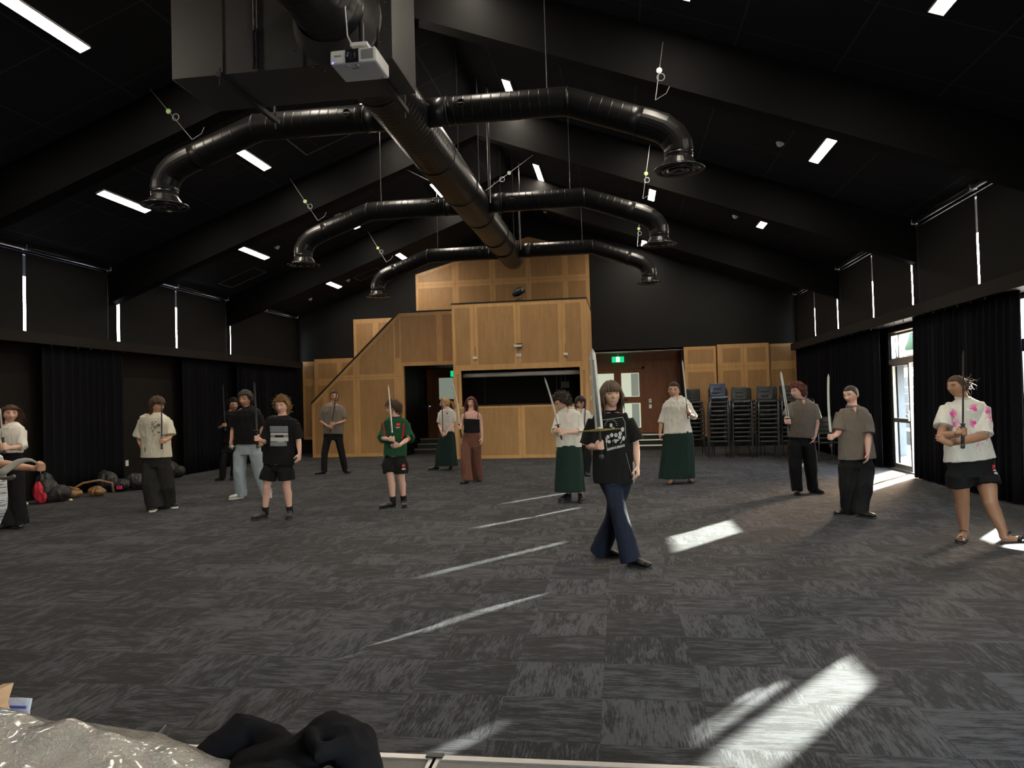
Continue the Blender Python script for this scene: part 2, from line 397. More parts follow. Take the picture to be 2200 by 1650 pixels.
# ------------------------------------------------------------------ curtains
def curtain(x, y0, y1, lab, grp, z1=2.77, amp=.055, per=.19, seed=0, drift=0):
    rnd = random.Random(seed); n = int((y1-y0)/.02); vs = []; zs = [.02, .5, 1.2, 1.9, 2.5, z1]
    ph = 0; phs = []
    for i in range(n+1):
        ph += .02/per*2*pi*(1+.45*noise.noise(Vector((i*.05, seed*7.1, 0)))); phs.append(ph)
    for z in zs:
        for i in range(n+1):
            k = i/n; y = y0+(y1-y0)*k
            a = amp*(1.15-.35*z/z1)*(.75+.9*noise.noise(Vector((i*.05, seed, 3))))
            vs.append((x+a*sin(phs[i]+.25*noise.noise(Vector((z, i*.02, seed))))+drift*(1-z/z1), y+.012*sin(phs[i]*2+1), z))
    w = n+1; fs = [(j*w+i, j*w+i+1, (j+1)*w+i+1, (j+1)*w+i) for j in range(len(zs)-1) for i in range(n)]
    m = MB(); m.add(vs, fs); o = m.build('curtain', M_curt, None, True)
    s = o.modifiers.new('s', 'SOLIDIFY'); s.thickness = .012; s.offset = 0
    return tag(o, lab, 'curtain', grp)
gr = 'black drapes along the right glazed wall'; gl = 'black drapes along the left wall'
curtain(5.10, 10.27, 13.68, 'wide black drape behind the person in the pink handprint tee', gr, seed=1, drift=-.06)
curtain(5.12, 15.50, 18.42, 'black drape directly left of the open glass door', gr, seed=2, drift=-.04)
curtain(5.12, 18.50, 22.15, 'black drape at the far end of the right wall by the plywood panels', gr, seed=3)
curtain(5.12, 1.0, 9.50, 'long black drape nearest the camera on the right wall', gr, seed=4)
curtain(-10.15, 11.75, 14.0, 'black drape nearest the camera on the left wall, above the bags', gl, seed=5)
curtain(-10.15, 16.0, 18.0, 'black drape in the middle of the left wall behind the boy in the white tee', gl, seed=6)
curtain(-10.15, 18.5, 22.3, 'black drape at the far end of the left wall', gl, seed=8)
# curtain gliders that catch the light
gd = MB()
for y in [11.9+.33*i for i in range(7)]: gd.box(-10.06, -10.05, y, y+.012, 2.735, 2.765)
tag(gd.build('curtain_gliders', M_steel), 'tiny metal gliders under the left ledge over the nearest drape', 'gliders')['kind'] = 'stuff'
gd = MB()
for i in range(26): gd.box(5.0, 5.012, 10.9+.42*i, 10.912+.42*i, 2.735, 2.765)
tag(gd.build('curtain_gliders', M_steel), 'tiny metal gliders under the right ledge over the drapes', 'gliders')['kind'] = 'stuff'

# ------------------------------------------------------------------ glass doors on the right wall
def door_leaf(name, n, x, y0, y1, z0, z1, rail, handle_y):
    fr = MB(); w = .06
    fr.box(x-.025, x+.025, y0, y0+w, z0, z1).box(x-.025, x+.025, y1-w, y1, z0, z1).box(x-.025, x+.025, y0+w, y1-w, z1-w, z1).box(x-.025, x+.025, y0+w, y1-w, z0, z0+.1)
    fr.box(x-.025, x+.025, y0+w, y1-w, rail-.04, rail+.04)
    d = st(fr.build('door_%d' % n, M_alu)); 
    MB().box(x-.004, x+.004, y0+w*.5, y1-w*.5, z0+.05, z1-w*.5).build('pane', M_glass, d)
    MB().box(x-.06, x-.03, handle_y-.012, handle_y+.012, .95, 1.15).box(x-.07, x-.045, handle_y-.01, handle_y+.09, 1.04, 1.06).build('door_handle', M_steel, d)
    return d
window(XR+.07, 13.98, 15.46, 2.10, 2.64, mulls=(15.05,), fm=M_alu)
door_leaf('d', 1, XR+.05, 14.55, 15.44, .01, 2.06, .95, 14.58)
st(MB().box(XR-.01, XR+.13, 13.98, 15.46, 2.03, 2.12).build('trim_12', M_alu))
st(MB().box(XR-.06, XR+.13, 13.98, 15.46, .0, .018).build('trim_13', M_alu))
window(XR+.07, 9.66, 10.74, 2.13, 2.73, fm=M_alu, fw=.035, mulls=(10.29, 10.33))
window(XR+.07, 9.66, 10.74, .42, 2.05, mulls=(10.24,), rails=(1.12,), fm=M_alu)
st(MB().box(XR-.01, XR+.14, 9.66, 10.74, 2.04, 2.14).build('trim_14', M_alu)); st(MB().box(XR, XR+.14, 9.66, 10.74, 0, .42).build('wall_sill', M_black))
hb_ = MB(); r2_ = random.Random(9)
for i in range(40): hb_.ball((6.35+r2_.random()*.3, 9.6+i*.055, .60+r2_.random()*.08), (.26, .2, .66), 8)  # row shaped tall and dense enough to block the low sun
tag(hb_.build('shrub_row', mat('shrub_leaf', (.03, .07, .015), .9, var=.5, vscale=20), None, True), 'low green shrubs outside the window at the right edge', 'shrub')['kind'] = 'stuff'

# ------------------------------------------------------------------ outside on the right
M_conc = mat('pale_concrete', (.13, .13, .13), .8, bump=.2)
M_stone = mat('terrace_stone', (.075, .07, .06), .85, var=.3, vscale=3)
M_grass = mat('grass', (.03, .085, .008), .9, var=.35, vscale=12)
M_wpost = mat('white_post_paint', (.30, .32, .34), .5)
st(MB().box(XR+.02, 60, -20, 80, -.25, -.03).build('floor_outside', M_conc))
st(MB().box(XL-.02, XR+.02, -20, YF-.01, -.25, -.03).build('floor_outside_front', M_conc))
st(MB().box(-60, XL-.02, -20, 80, -.25, -.03).build('floor_outside_left', M_conc))
t = MB()
for i in range(6): t.box(8.2+i*.85, 13.3, 13, 60, -.03 if i == 0 else .35*i, .35*(i+1))
tag(t.build('terrace_steps', M_stone), 'tiered stone terrace outside beyond the open glass door', 'terrace')
tag(MB().prism([(13.3, -.03), (20, -.03), (20, 4.3), (13.3, 2.1)], 13, 60, 'y').build('grass_bank', M_grass), 'sunny grass bank above the stone terrace outside', 'grass')['kind'] = 'stuff'
t = empty('handrail', (9.5, 26, .7), 'pale metal handrail on the terrace outside the glass door', 'railing')
for y in (17, 20, 23, 26, 29, 32): MB().tube([(9.5, y, .70), (9.5, y, 1.62)], [.025, .025], n=8).build('post', M_wpost, t)
MB().tube([(9.5, 16.5, 1.62), (9.5, 33, 1.62)], [.025, .025], n=8).build('rail', M_wpost, t)
tag(MB().box(6.55, 6.75, 18.75, 18.95, -.03, 2.2).build('veranda_post', M_wpost), 'square white veranda post seen through the glass door', 'post')
st(MB().box(XR+.14, 7.62, 5, 26, 2.13, 2.19).build('trim_15', mat('sun_block_canopy', (.35, .30, .27), .5)))  # canopy added and sized to block sun between door rail and transom
tag(MB().box(6.55, 6.75, 12.5, 12.7, -.03, 2.13).build('veranda_post', M_wpost), 'square white veranda post outside nearer the camera behind the drape', 'post')
M_leaf = mat('hedge_leaf', (.02, .04, .012), .9, var=.5, vscale=9)
h = MB(); rr = random.Random(4)
for i in range(26): h.ball((21.8+rr.random()*1.5, 14+i*1.8, 4.2+rr.random()*.8), (1.4, 1.4, 1.3+.5*rr.random()), 8)
tag(h.build('hedge', M_leaf, None, True), 'green trees along the top of the bank outside', 'trees')['kind'] = 'stuff'

# ------------------------------------------------------------------ plywood acoustic cladding
def clip(poly, a, b):            # keep the part left of a->b
    out = []; n = len(poly)
    def s(p): return (b[0]-a[0])*(p[1]-a[1])-(b[1]-a[1])*(p[0]-a[0])
    for i in range(n):
        p, q = poly[i], poly[(i+1) % n]; sp, sq = s(p), s(q)
        if sp >= 0: out.append(p)
        if sp*sq < 0:
            t = sp/(sp-sq); out.append((p[0]+(q[0]-p[0])*t, p[1]+(q[1]-p[1])*t))
    return out
def cladding(name, lab, outline, y, depth, rects, perf=None, grp=None, joints=(), cat='acoustic panel', holes=()):
    """outline is a list of convex polygons (X,Z) counter-clockwise; rects are the perforated fields"""
    m = MB()
    for poly in outline: m.prism(poly, y, y+depth)
    m.cur = 1
    for (x0, x1, z0, z1) in rects:
        best = None
        for poly in outline:
            r = [(x0, z0), (x1, z0), (x1, z1), (x0, z1)]
            k = len(poly); cx = sum(p[0] for p in poly)/k; cz = sum(p[1] for p in poly)/k
            for i in range(k):
                a, b = poly[i], poly[(i+1) % k]
                dx, dz = b[0]-a[0], b[1]-a[1]; L = math.hypot(dx, dz)
                off = .09 if abs(dx*dz) > 1e-3 else 0.0
                nx, nz = -dz/L*off, dx/L*off
                r = clip(r, (a[0]+nx, a[1]+nz), (b[0]+nx, b[1]+nz))
                if len(r) < 3: break
            if len(r) >= 3:
                m.add([(p[0], y-.0015, p[1]) for p in r], [tuple(range(len(r)))])
    m.cur = 2
    for (x0, x1, z0, z1) in joints: m.box(x0, x1, y-.002, y, z0, z1)
    o = m.build(name, [M_wood, perf or M_perf, mat('panel_joint', (.22, .12, .05), .6)])
    return tag(o, lab, cat, grp)
def grid(xs, zs): return [(a, b, c, d) for (a, b) in xs for (c, d) in zs]
g = 'perforated plywood panels on the back wall'
YW = YB-.062
cladding('acoustic_panel', 'narrow low plywood panel at the far left corner beside the black drapes', [[(-10.2, .46), (-9.76, .46), (-9.76, 3.0), (-10.2, 3.0)]], YW+.02, .04, grid([(-10.12, -9.82)], [(.55, 2.2), (2.45, 2.85)]), grp=g)
cladding('acoustic_panel', 'low plywood panel behind the foot of the sloping stair side', [[(-9.75, .0), (-8.43, .0), (-8.43, 3.06), (-9.75, 3.06)]], YW-.1, .16, grid([(-9.62, -8.98), (-8.82, -8.5)], [(.2, 2.2), (2.44, 2.92)]), grp=g)
cladding('acoustic_panel', 'tall plywood panel behind the middle of the sloping stair side', [[(-8.43, 1.0), (-6.42, 1.0), (-6.42, 4.31), (-8.43, 4.31)]], YW, .06, grid([(-8.33, -7.78), (-7.6, -6.55)], [(1.2, 4.17)]), grp=g)
cladding('acoustic_panel', 'highest plywood panel with sloping top, under the ridge behind the booth', [[(-6.32, 4.2), (-.79, 4.2), (-.79, 6.12), (-2.66, 6.66), (-6.32, 5.66)]], YW, .06,
         grid([(-6.24, -5.12), (-4.92, -3.92), (-3.74, -2.76), (-2.6, -1.62), (-1.45, -.9)], [(4.25, 5.2), (5.4, 6.5)]), grp=g, joints=[(-5.022, -5.015, 4.2, 6.0), (-3.834, -3.827, 4.2, 6.3), (-6.32, -.79, 5.296, 5.302)])
cladding('acoustic_panel', 'low plywood panel just right of the recessed timber doors', [[(1.99, .3), (2.93, .3), (2.93, 3.02), (1.99, 3.02)]], YW, .06, grid([(2.09, 2.86)], [(.4, 2.25), (2.5, 2.93)]), perf=M_perf2, grp=g, joints=[(1.99, 2.93, 2.36, 2.366)])
cladding('acoustic_panel', 'proud pair of plywood panels behind the stacked chairs on the right', [[(2.96, .3), (4.44, .3), (4.44, 3.05), (2.96, 3.05)]], YW-.12, .18, grid([(3.1, 3.62), (3.82, 4.35)], [(.4, 2.26), (2.5, 2.93)]), perf=M_perf2, grp=g, joints=[(3.71, 3.716, .3, 3.05), (2.96, 4.44, 2.37, 2.376)])
cladding('acoustic_panel', 'sunlit plywood panel at the far right corner beside the black drapes', [[(4.46, .3), (5.28, .3), (5.28, 3.02), (4.46, 3.02)]], YW, .06, grid([(4.53, 5.2)], [(.4, 2.26), (2.5, 2.93)]), perf=M_perf2, grp=g)

# stair enclosure with sloping side
YS = 21.1
o = cladding('stair_enclosure', 'plywood clad stair enclosure with a sloping left edge and a doorway beside the booth',
    [[(-9.15, 0), (-6.27, 0), (-6.27, 4.22), (-6.38, 4.22), (-9.15, 1.6)], [(-6.27, 2.65), (-4.40, 2.65), (-4.40, 4.23), (-6.27, 4.22)]], YS, .12,
    grid([(-9.05, -8.78), (-8.62, -7.83), (-7.63, -6.56)], [(.1, 2.28), (2.44, 3.97)]) + grid([(-6.33, -5.25), (-5.07, -4.5)], [(2.76, 4.13)]) + [(-6.52, -6.38, 2.9, 4.1)], cat='stair enclosure',
    joints=[(-7.735, -7.728, 0, 2.9), (-9.15, -6.27, 2.352, 2.358)])
MB().box(-9.15, -9.1, YS+.12, YB-.22, 0, 1.55).build('side_panel', M_wood, o)
p = MB(); p.prism([(-9.17, 1.60), (-6.385, 4.24), (-6.385, 4.28), (-9.17, 1.64)], YS-.02, YS+.14)
p.box(-6.4, -4.42, YS-.02, YS+.14, 4.235, 4.27); p.build('capping', M_dark, o)
st(MB().box(-6.40, -6.28, YS+.13, 23.8, 0, 2.66).build('wall_recess_side', M_black))
st(MB().box(-6.28, -4.4, YS+.13, 24.0, 2.66, 2.72).build('ceiling_recess_left', M_black))

# control booth
YBX, XB0, XB1, ZBX = 19.55, -4.42, -.775, 4.19
OX0, OX1, OZ0, OZ1 = -4.21, -1.00, 1.44, 2.385
b = cladding('control_booth', 'tall plywood control booth with a wide dark serving window', [[(XB0, 0), (XB1, 0), (XB1, OZ0), (XB0, OZ0)], [(XB0, OZ0), (OX0, OZ0), (OX0, OZ1), (XB0, OZ1)], [(OX1, OZ0), (XB1, OZ0), (XB1, OZ1), (OX1, OZ1)], [(XB0, OZ1), (XB1, OZ1), (XB1, ZBX), (XB0, ZBX)]],
    YBX, .1, [(-4.34, -3.93, 2.53, 4.09), (-3.72, -2.73, 2.53, 4.09), (-2.55, -1.54, 2.53, 4.09), (-1.35, -.93, 2.53, 4.09), (-4.33, -4.27, 1.5, 2.3), (-.93, -.86, 1.5, 2.3), (-4.32, -2.68, .09, 1.36), (-2.5, -.86, .09, 1.36)],
    cat='control booth', joints=[(-2.643, -2.636, OZ1, ZBX), (-3.823, -3.817, OZ1+.1, ZBX), (-1.445, -1.439, OZ1+.1, ZBX), (-2.593, -2.587, 0, OZ0)])
MB().box(XB1-.1, XB1, YBX+.1, YB-.07, 0, ZBX).build('side_wall', M_wood, b)
MB().box(XB0, XB0+.1, YBX+.1, YB-.07, 0, ZBX).build('side_wall', M_wood, b)
cp = MB(); cp.box(XB0-.01, XB1+.01, YBX-.015, YBX+.11, ZBX, ZBX+.035).box(XB1-.1, XB1+.012, YBX+.11, YB-.07, ZBX, ZBX+.035); cp.build('capping', M_dark, b)
MB().box(XB0+.1, XB1-.1, YBX+.1, YB-.07, ZBX-.05, ZBX).build('roof', M_black, b)
MB().box(XB0+.1, XB1-.1, YBX+1.6, YBX+1.64, .0, ZBX-.05).build('inner_back', M_black, b)
for x_ in (XB0+.101, XB1-.112): MB().box(x_, x_+.01, YBX+.101, YBX+1.6, 0, ZBX-.06).build('inner_lining', M_black, b)
MB().box(OX0-.0, OX1+.0, YBX-.005, YBX+.3, OZ0-.03, OZ0-.002).build('sill', M_dark, b)
MB().tube([(OX0+.02, YBX+.2, OZ1-.13), (OX1-.02, YBX+.2, OZ1-.13)], [.06, .06], n=16).build('roller_shutter', mat('shutter_grey', (.42, .42, .40), .5), b, True)
for x in (-1.75, -1.62, -1.5): MB().tube([(x, YBX+1.5, 1.5 if x != -1.5 else 2.0), (x, YBX+1.5, 2.7)], [.012, .012], n=6).build('conduit', mat('conduit', (.10, .10, .10), .5), b)
MB().box(-1.62, -1.40, YBX+1.42, YBX+1.56, 1.87, 2.04).build('junction_box', mat('grey_box', (.11, .11, .11), .5), b)
MB().box(-1.72, -1.56, YBX+1.42, YBX+1.56, 1.38, 1.54).build('junction_box', mat('grey_box', (.11, .11, .11), .5), b)
ch = MB()
for i in range(40): ch.ball((-3.73+.01*sin(i*2.1), YBX+.9, 1.5+i*.021), .006, 6)
ch.build('shutter_chain', M_steel, b)

# wall boxes on the booth
def dbox(name, lab, cat, x, z, w, h, m=M_white, y=YBX, d=.05, grp=None):
    o = empty(name, (x, y-d, z), lab, cat, grp)
    MB().box(x-w/2, x+w/2, y-d, y, z-h/2, z+h/2).build('case', m, o, bevel=.006)
    return o
for x, z, w in ((-3.80, 2.72, 'left'), (-1.36, 2.735, 'right')):
    P = (x, z); o = dbox('wireless_receiver', 'white wireless receiver box with one black aerial on the %s side of the booth front' % w, 'receiver', x, z, .12, .075, grp='aerial boxes on the booth')
    MB().box(x-.005, x+.005, YBX-.03, YBX-.02, z, z+.29).build('aerial', M_dark, o)
o = dbox('access_point', 'white ledge-like wireless unit high in the middle of the booth front', 'wireless unit', -2.62, 3.0, .21, .06, d=.12)
MB().box(-2.66, -2.52, YBX-.11, YBX-.0, 3.035, 3.06).build('bracket', M_dark, o)
MB().tube([(-2.60, YBX-.02, 2.97), (-2.63, YBX-.015, 2.86), (-2.61, YBX-.02, 2.80)], [.004]*3, n=6).build('cable', M_dark, o)
o = dbox('socket_plate', 'white double socket plate under the wireless unit on the booth', 'socket', -2.615, 2.745, .13, .075, d=.03)
for x in (-2.65, -2.60): MB().box(x, x+.02, YBX-.034, YBX-.03, 2.73, 2.76).build('outlet', mat('grey_mark', (.2, .2, .2)), o)
for z in (2.63, 2.1, 1.55):
    o = empty('wall_plate', (XB1, 20.2, z), 'small white plate on the side wall of the booth at %s height' % {2.63: 'head', 2.1: 'door-top', 1.55: 'hand'}[z], 'wall plate', 'plates on the booth side wall')
    MB().box(XB1, XB1+.03, 20.12, 20.28, z-.05, z+.05).build('plate', M_white, o, bevel=.004)
# stage lamp on top of the booth
o = empty('stage_lamp', (-2.60, YBX+.08, ZBX+.035), 'black theatre spotlight standing on top of the booth', 'spotlight')
MB().box(-2.68, -2.5, YBX+.04, YBX+.12, ZBX+.035, ZBX+.06).build('base', M_dark, o)
y = MB(); y.tube([(-2.72, YBX+.08, 4.44), (-2.72, YBX+.08, 4.30), (-2.48, YBX+.08, 4.30), (-2.48, YBX+.08, 4.44)], [.009]*4, n=6); y.tube([(-2.6, YBX+.08, 4.3), (-2.6, YBX+.08, 4.22)], [.012]*2, n=6); y.build('yoke', M_dark, o)
T = Matrix.Rotation(rad(68), 3, 'Y')@Matrix.Rotation(rad(20), 3, 'X')
MB().lathe([(0, -.16), (.07, -.16), (.08, -.1), (.10, -.09), (.115, 0), (.10, .1), (.07, .15), (0, .15)], (-2.60, YBX+.08, 4.46), 18, T).build('lamp_housing', M_dark, o)
MB().box(-2.50, -2.40, YBX+.03, YBX+.09, 4.42, 4.5).build('barn_door', M_dark, o)

# ------------------------------------------------------------------ recesses with steps and timber doors
YD = 23.8
st(MB().box(-6.4, XR, YD, YD+.1, 0, 3.1).build('wall_recess_back', M_brown))
st(MB().box(2.06, 2.16, YB+.16, YD, 0, 3.0).build('wall_recess_right', M_black))
st(MB().box(-4.4, -.8, YB+.15, YD, 0, 3.0).build('wall_recess_mid', M_black))
st(MB().box(-.8, 2.05, YB+.0, YD, 2.955, 3.02).build('ceiling_recess', mat('soffit', (.8, .77, .72), .7)))
st(MB().box(1.9, 2.0, YB-.03, YB+.3, 0, 2.95).build('trim_20', M_black))
def steps(lab, x0, x1, ys):
    o = empty('steps', ((x0+x1)/2, ys[0], 0), lab, 'steps', 'carpeted steps up to the timber doors')
    zs = (.14, .28, .42)
    for i, (y, z) in enumerate(zip(ys, zs)):
        y1 = ys[i+1] if i < 2 else YD-.07
        MB().box(x0, x1, y, y1+.0, 0, z-.001).build('tread', mat('step_black', (.012, .012, .012), .7), o)
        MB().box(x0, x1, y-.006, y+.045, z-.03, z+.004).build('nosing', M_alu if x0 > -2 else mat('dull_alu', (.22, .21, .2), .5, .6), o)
    return o
steps('three black steps with pale nosings up to the timber doors right of the booth', -.77, 1.98, (21.9, 22.25, 22.6))
steps('three black steps with dull nosings inside the dark doorway left of the booth', -6.26, -4.45, (22.0, 22.35, 22.7))
def timber_door(n, x0, x1, panes, light, handle=None):
    d = MB(); d.box(x0, x1, YD-.05, YD-.005, .425, 2.44)
    o = st(d.build('door_%d' % n, mat('door_veneer', (.25, .095, .040), .45, spec=.3)))
    for (a, b, c, e) in panes:
        MB().box(a, b, YD-.056, YD-.051, c, e).build('pane', light, o)
        f = MB(); w = .018
        f.box(a-w, b+w, YD-.066, YD-.05, e, e+w).box(a-w, b+w, YD-.066, YD-.05, c-w, c).box(a-w, a, YD-.066, YD-.05, c, e).box(b, b+w, YD-.066, YD-.05, c, e).build('bead', M_brown, o)
    if handle: MB().box(handle, handle+.16, YD-.10, YD-.06, 1.44, 1.50).build('door_handle', M_dark, o)
    return o
def lit_pane():      # glow put into the pane for the lit lobby beyond
    m = bpy.data.materials.new('lit_lobby_pane'); m.use_nodes = True; nt = m.node_tree; b = nt.nodes['Principled BSDF']
    b.inputs['Base Color'].default_value = (.3, .32, .28, 1); b.inputs['Roughness'].default_value = .1
    b.inputs['Emission Color'].default_value = (.60, .64, .50, 1); b.inputs['Emission Strength'].default_value = .75
    return m
M_lit = lit_pane(); M_lit2 = mat('painted_pane_reflection', (.1, .11, .1), .2, emit=(.22, .26, .22), estr=.6)
def PX(x): return at(x, 860, YD-.05).x
xs = [PX(q) for q in (1283.5, 1320.5, 1336, 1374.5, 1328.4, 1381)]
def PZ(x, y): return at(x, y, YD-.05).z
d1 = timber_door(3, xs[4]-.78, xs[4]-.004, [(xs[0], xs[1], 1.58, 2.32), (xs[0], xs[1], .6, 1.36)], M_lit)
d2 = timber_door(4, xs[4]+.004, xs[5], [(xs[2], xs[3], 1.56, 2.32), (xs[2]+.02, xs[3]+.02, .58, 1.36)], M_lit, handle=xs[2]+.02)
for c, e in ((1.56, 2.32), (.58, 1.36)): MB().box(xs[2]+.31, xs[3]-.02, YD-.06, YD-.0565, c+.02, e-.02).build('reflection_strip', M_lit2, d2)  # painted reflection: a dimmer glowing strip laid over each pane
fr = MB(); fr.box(xs[4]-.85, xs[4]-.78, YD-.07, YD, .425, 2.52).box(xs[5], xs[5]+.07, YD-.07, YD, .425, 2.52).box(xs[4]-.85, xs[5]+.07, YD-.07, YD, 2.445, 2.52)
st(fr.build('trim_21', M_brown))
st(MB().box(-.8, 1.98, YD-.03, YD, 2.74, 2.95).build('trim_22', M_brown))
# dark doorway on the left: leaf with pale pane
xa, xb = at(944, 860, YD-.05).x, -4.42
dl = timber_door(5, xa-.12, -4.41, [(xa, xb-.01, at(950, 858, YD-.05).z, at(950, 812, YD-.05).z)], mat('dim_lobby_pane', (.2, .24, .2), .2, emit=(.50, .57, .47), estr=.32))
# switches and exit signs
for z, nm, c in ((1.42, 'white', (.6, .6, .6)), (1.24, 'blue lit', (.1, .25, .8))):
    x = at(1397, 860, YD-.05).x
    o = empty('light_switch', (x, YD-.05, z), 'small steel plate with a %s button right of the timber double doors' % nm, 'switch', 'plates by the timber doors')
    MB().box(x-.04, x+.04, YD-.02, YD-.001, z-.06, z+.06).build('plate', M_alu, o)
    MB().box(x-.022, x+.022, YD-.026, YD-.02, z-.035, z+.035).build('button', mat('button_'+nm.replace(' ', '_'), (.3, .3, .3), emit=c, estr=.6 if 'blue' in nm else 0), o)
x = at(923, 873, YD-.05).x; z = at(923, 873, YD-.05).z
o = empty('light_switch', (x, YD-.05, z), 'small plate with a pale blue light in the dark doorway left of the booth', 'switch')
MB().box(x-.03, x+.03, YD-.02, YD-.001, z-.03, z+.16).build('plate', M_dark, o); MB().box(x-.02, x+.02, YD-.026, YD-.02, z-.012, z+.016).build('button', mat('blue_led', (.2, .3, .9), emit=(.35, .5, 1), estr=1.2), o)
M_exit = mat('exit_green', (.0, .35, .12), .4, emit=(.0, .62, .22), estr=.9); M_exw = mat('exit_white', (.9, 1, .9), .4, emit=(.8, 1, .85), estr=1.3)
def exit_sign(x, y, z, w, h, lab):
    o = empty('exit_sign', (x, y, z), lab, 'exit sign', 'green exit signs')
    MB().box(x-w/2, x+w/2, y-.03, y+.03, z-h/2, z+h/2).build('sign_face', M_exit, o)
    MB().box(x-.055, x+.055, y-.034, y-.03, z-h/2+.01, z+h/2-.01).build('pictogram_field', M_exw, o)
    r = MB(); r.ball((x+.002, y-.036, z+.045), (.012, .003, .012), 8)
    r.tube([(x, y-.036, z+.03), (x-.006, y-.036, z-.01)], [(.012, .002)]*2, n=6).tube([(x-.006, y-.036, z-.01), (x-.03, y-.036, z-.03), (x-.04, y-.036, z-.06)], [(.008, .002)]*3, n=6)
    r.tube([(x-.004, y-.036, z-.01), (x+.022, y-.036, z-.028), (x+.014, y-.036, z-.065)], [(.008, .002)]*3, n=6).tube([(x-.02, y-.036, z-.0), (x, y-.036, z+.022), (x+.026, y-.036, z+.006)], [(.006, .002)]*3, n=6)
    r.build('running_figure', M_exit, o)
    MB().tube([(x, y, z+h/2), (x, y, z+h/2+.14)], [.012, .012], n=8).build('stem', M_white, o)
P = at(1327.5, 772.3, 23.45); exit_sign(P.x, 23.45, P.z, .38, .18, 'green running-man exit sign above the timber double doors')
P = at(973, 803, 22.4); exit_sign(P.x+.12, 22.4, P.z, .38, .18, 'green exit sign half hidden behind the left edge of the booth')
# ------------------------------------------------------------------ ducts
DX = -2.5; DZ = 5.08
def ribbed(m, P0, P1, r, step=.115, n=36, rib=.003, caps=True, r1=None):
    P0 = Vector(P0); P1 = Vector(P1); L = (P1-P0).length; d = (P1-P0)/L; r1 = r1 or r
    P = [P0]; R = [r]; k = int(L/step)
    for i in range(1, k):
        t = i*step
        rr_ = r+(r1-r)*t/L
        for o, e in ((-.012, 0), (-.004, 0), (0, rib), (.004, 0), (.012, 0)): P.append(P0+d*(t+o)); R.append(rr_+e)
    P.append(P1); R.append(r1)
    m.tube(P, R, n=n, caps=caps)
t = empty('main_duct', (DX, 12, DZ), 'long black spiral duct running down the middle of the hall under the ridge', 'duct')
m = MB(); ribbed(m, (DX, 6.05, DZ), (DX, 13.5, DZ), .305, step=.11); ribbed(m, (DX, 13.5, DZ), (DX, 16.4, DZ), .295, step=.11); ribbed(m, (DX, 16.4, DZ), (DX, 18.15, DZ), .27, step=.11)
m.build('duct_pipe', M_duct, t, True)
for y in (7.7, 10.2, 11.9, 13.5, 15.3, 16.4):
    MB().tube([(DX, y-.02, DZ), (DX, y-.01, DZ), (DX, y+.01, DZ), (DX, y+.02, DZ)], [.306, .318, .318, .306], n=36).build('joint_band', M_duct, t, True)
for y in (7.2, 10.9, 12.6, 15.0, 16.9):
    MB().tube([(DX+.2, y, DZ+.2), (DX+.2, y, roofz(DX+.2))], [.007, .007], n=6).build('hanger_rod', M_rod, t)
MB().tube([(DX+.32, 12.95, DZ+.0), (DX+.32, 12.95, roofz(DX+.3))], [.025, .025], n=8).build('hanger_rod', M_dark, t)
MB().tube([(DX+.32, 17.1, DZ+.0), (DX+.32, 17.1, roofz(DX+.3))], [.02, .02], n=8).build('hanger_rod', M_dark, t)

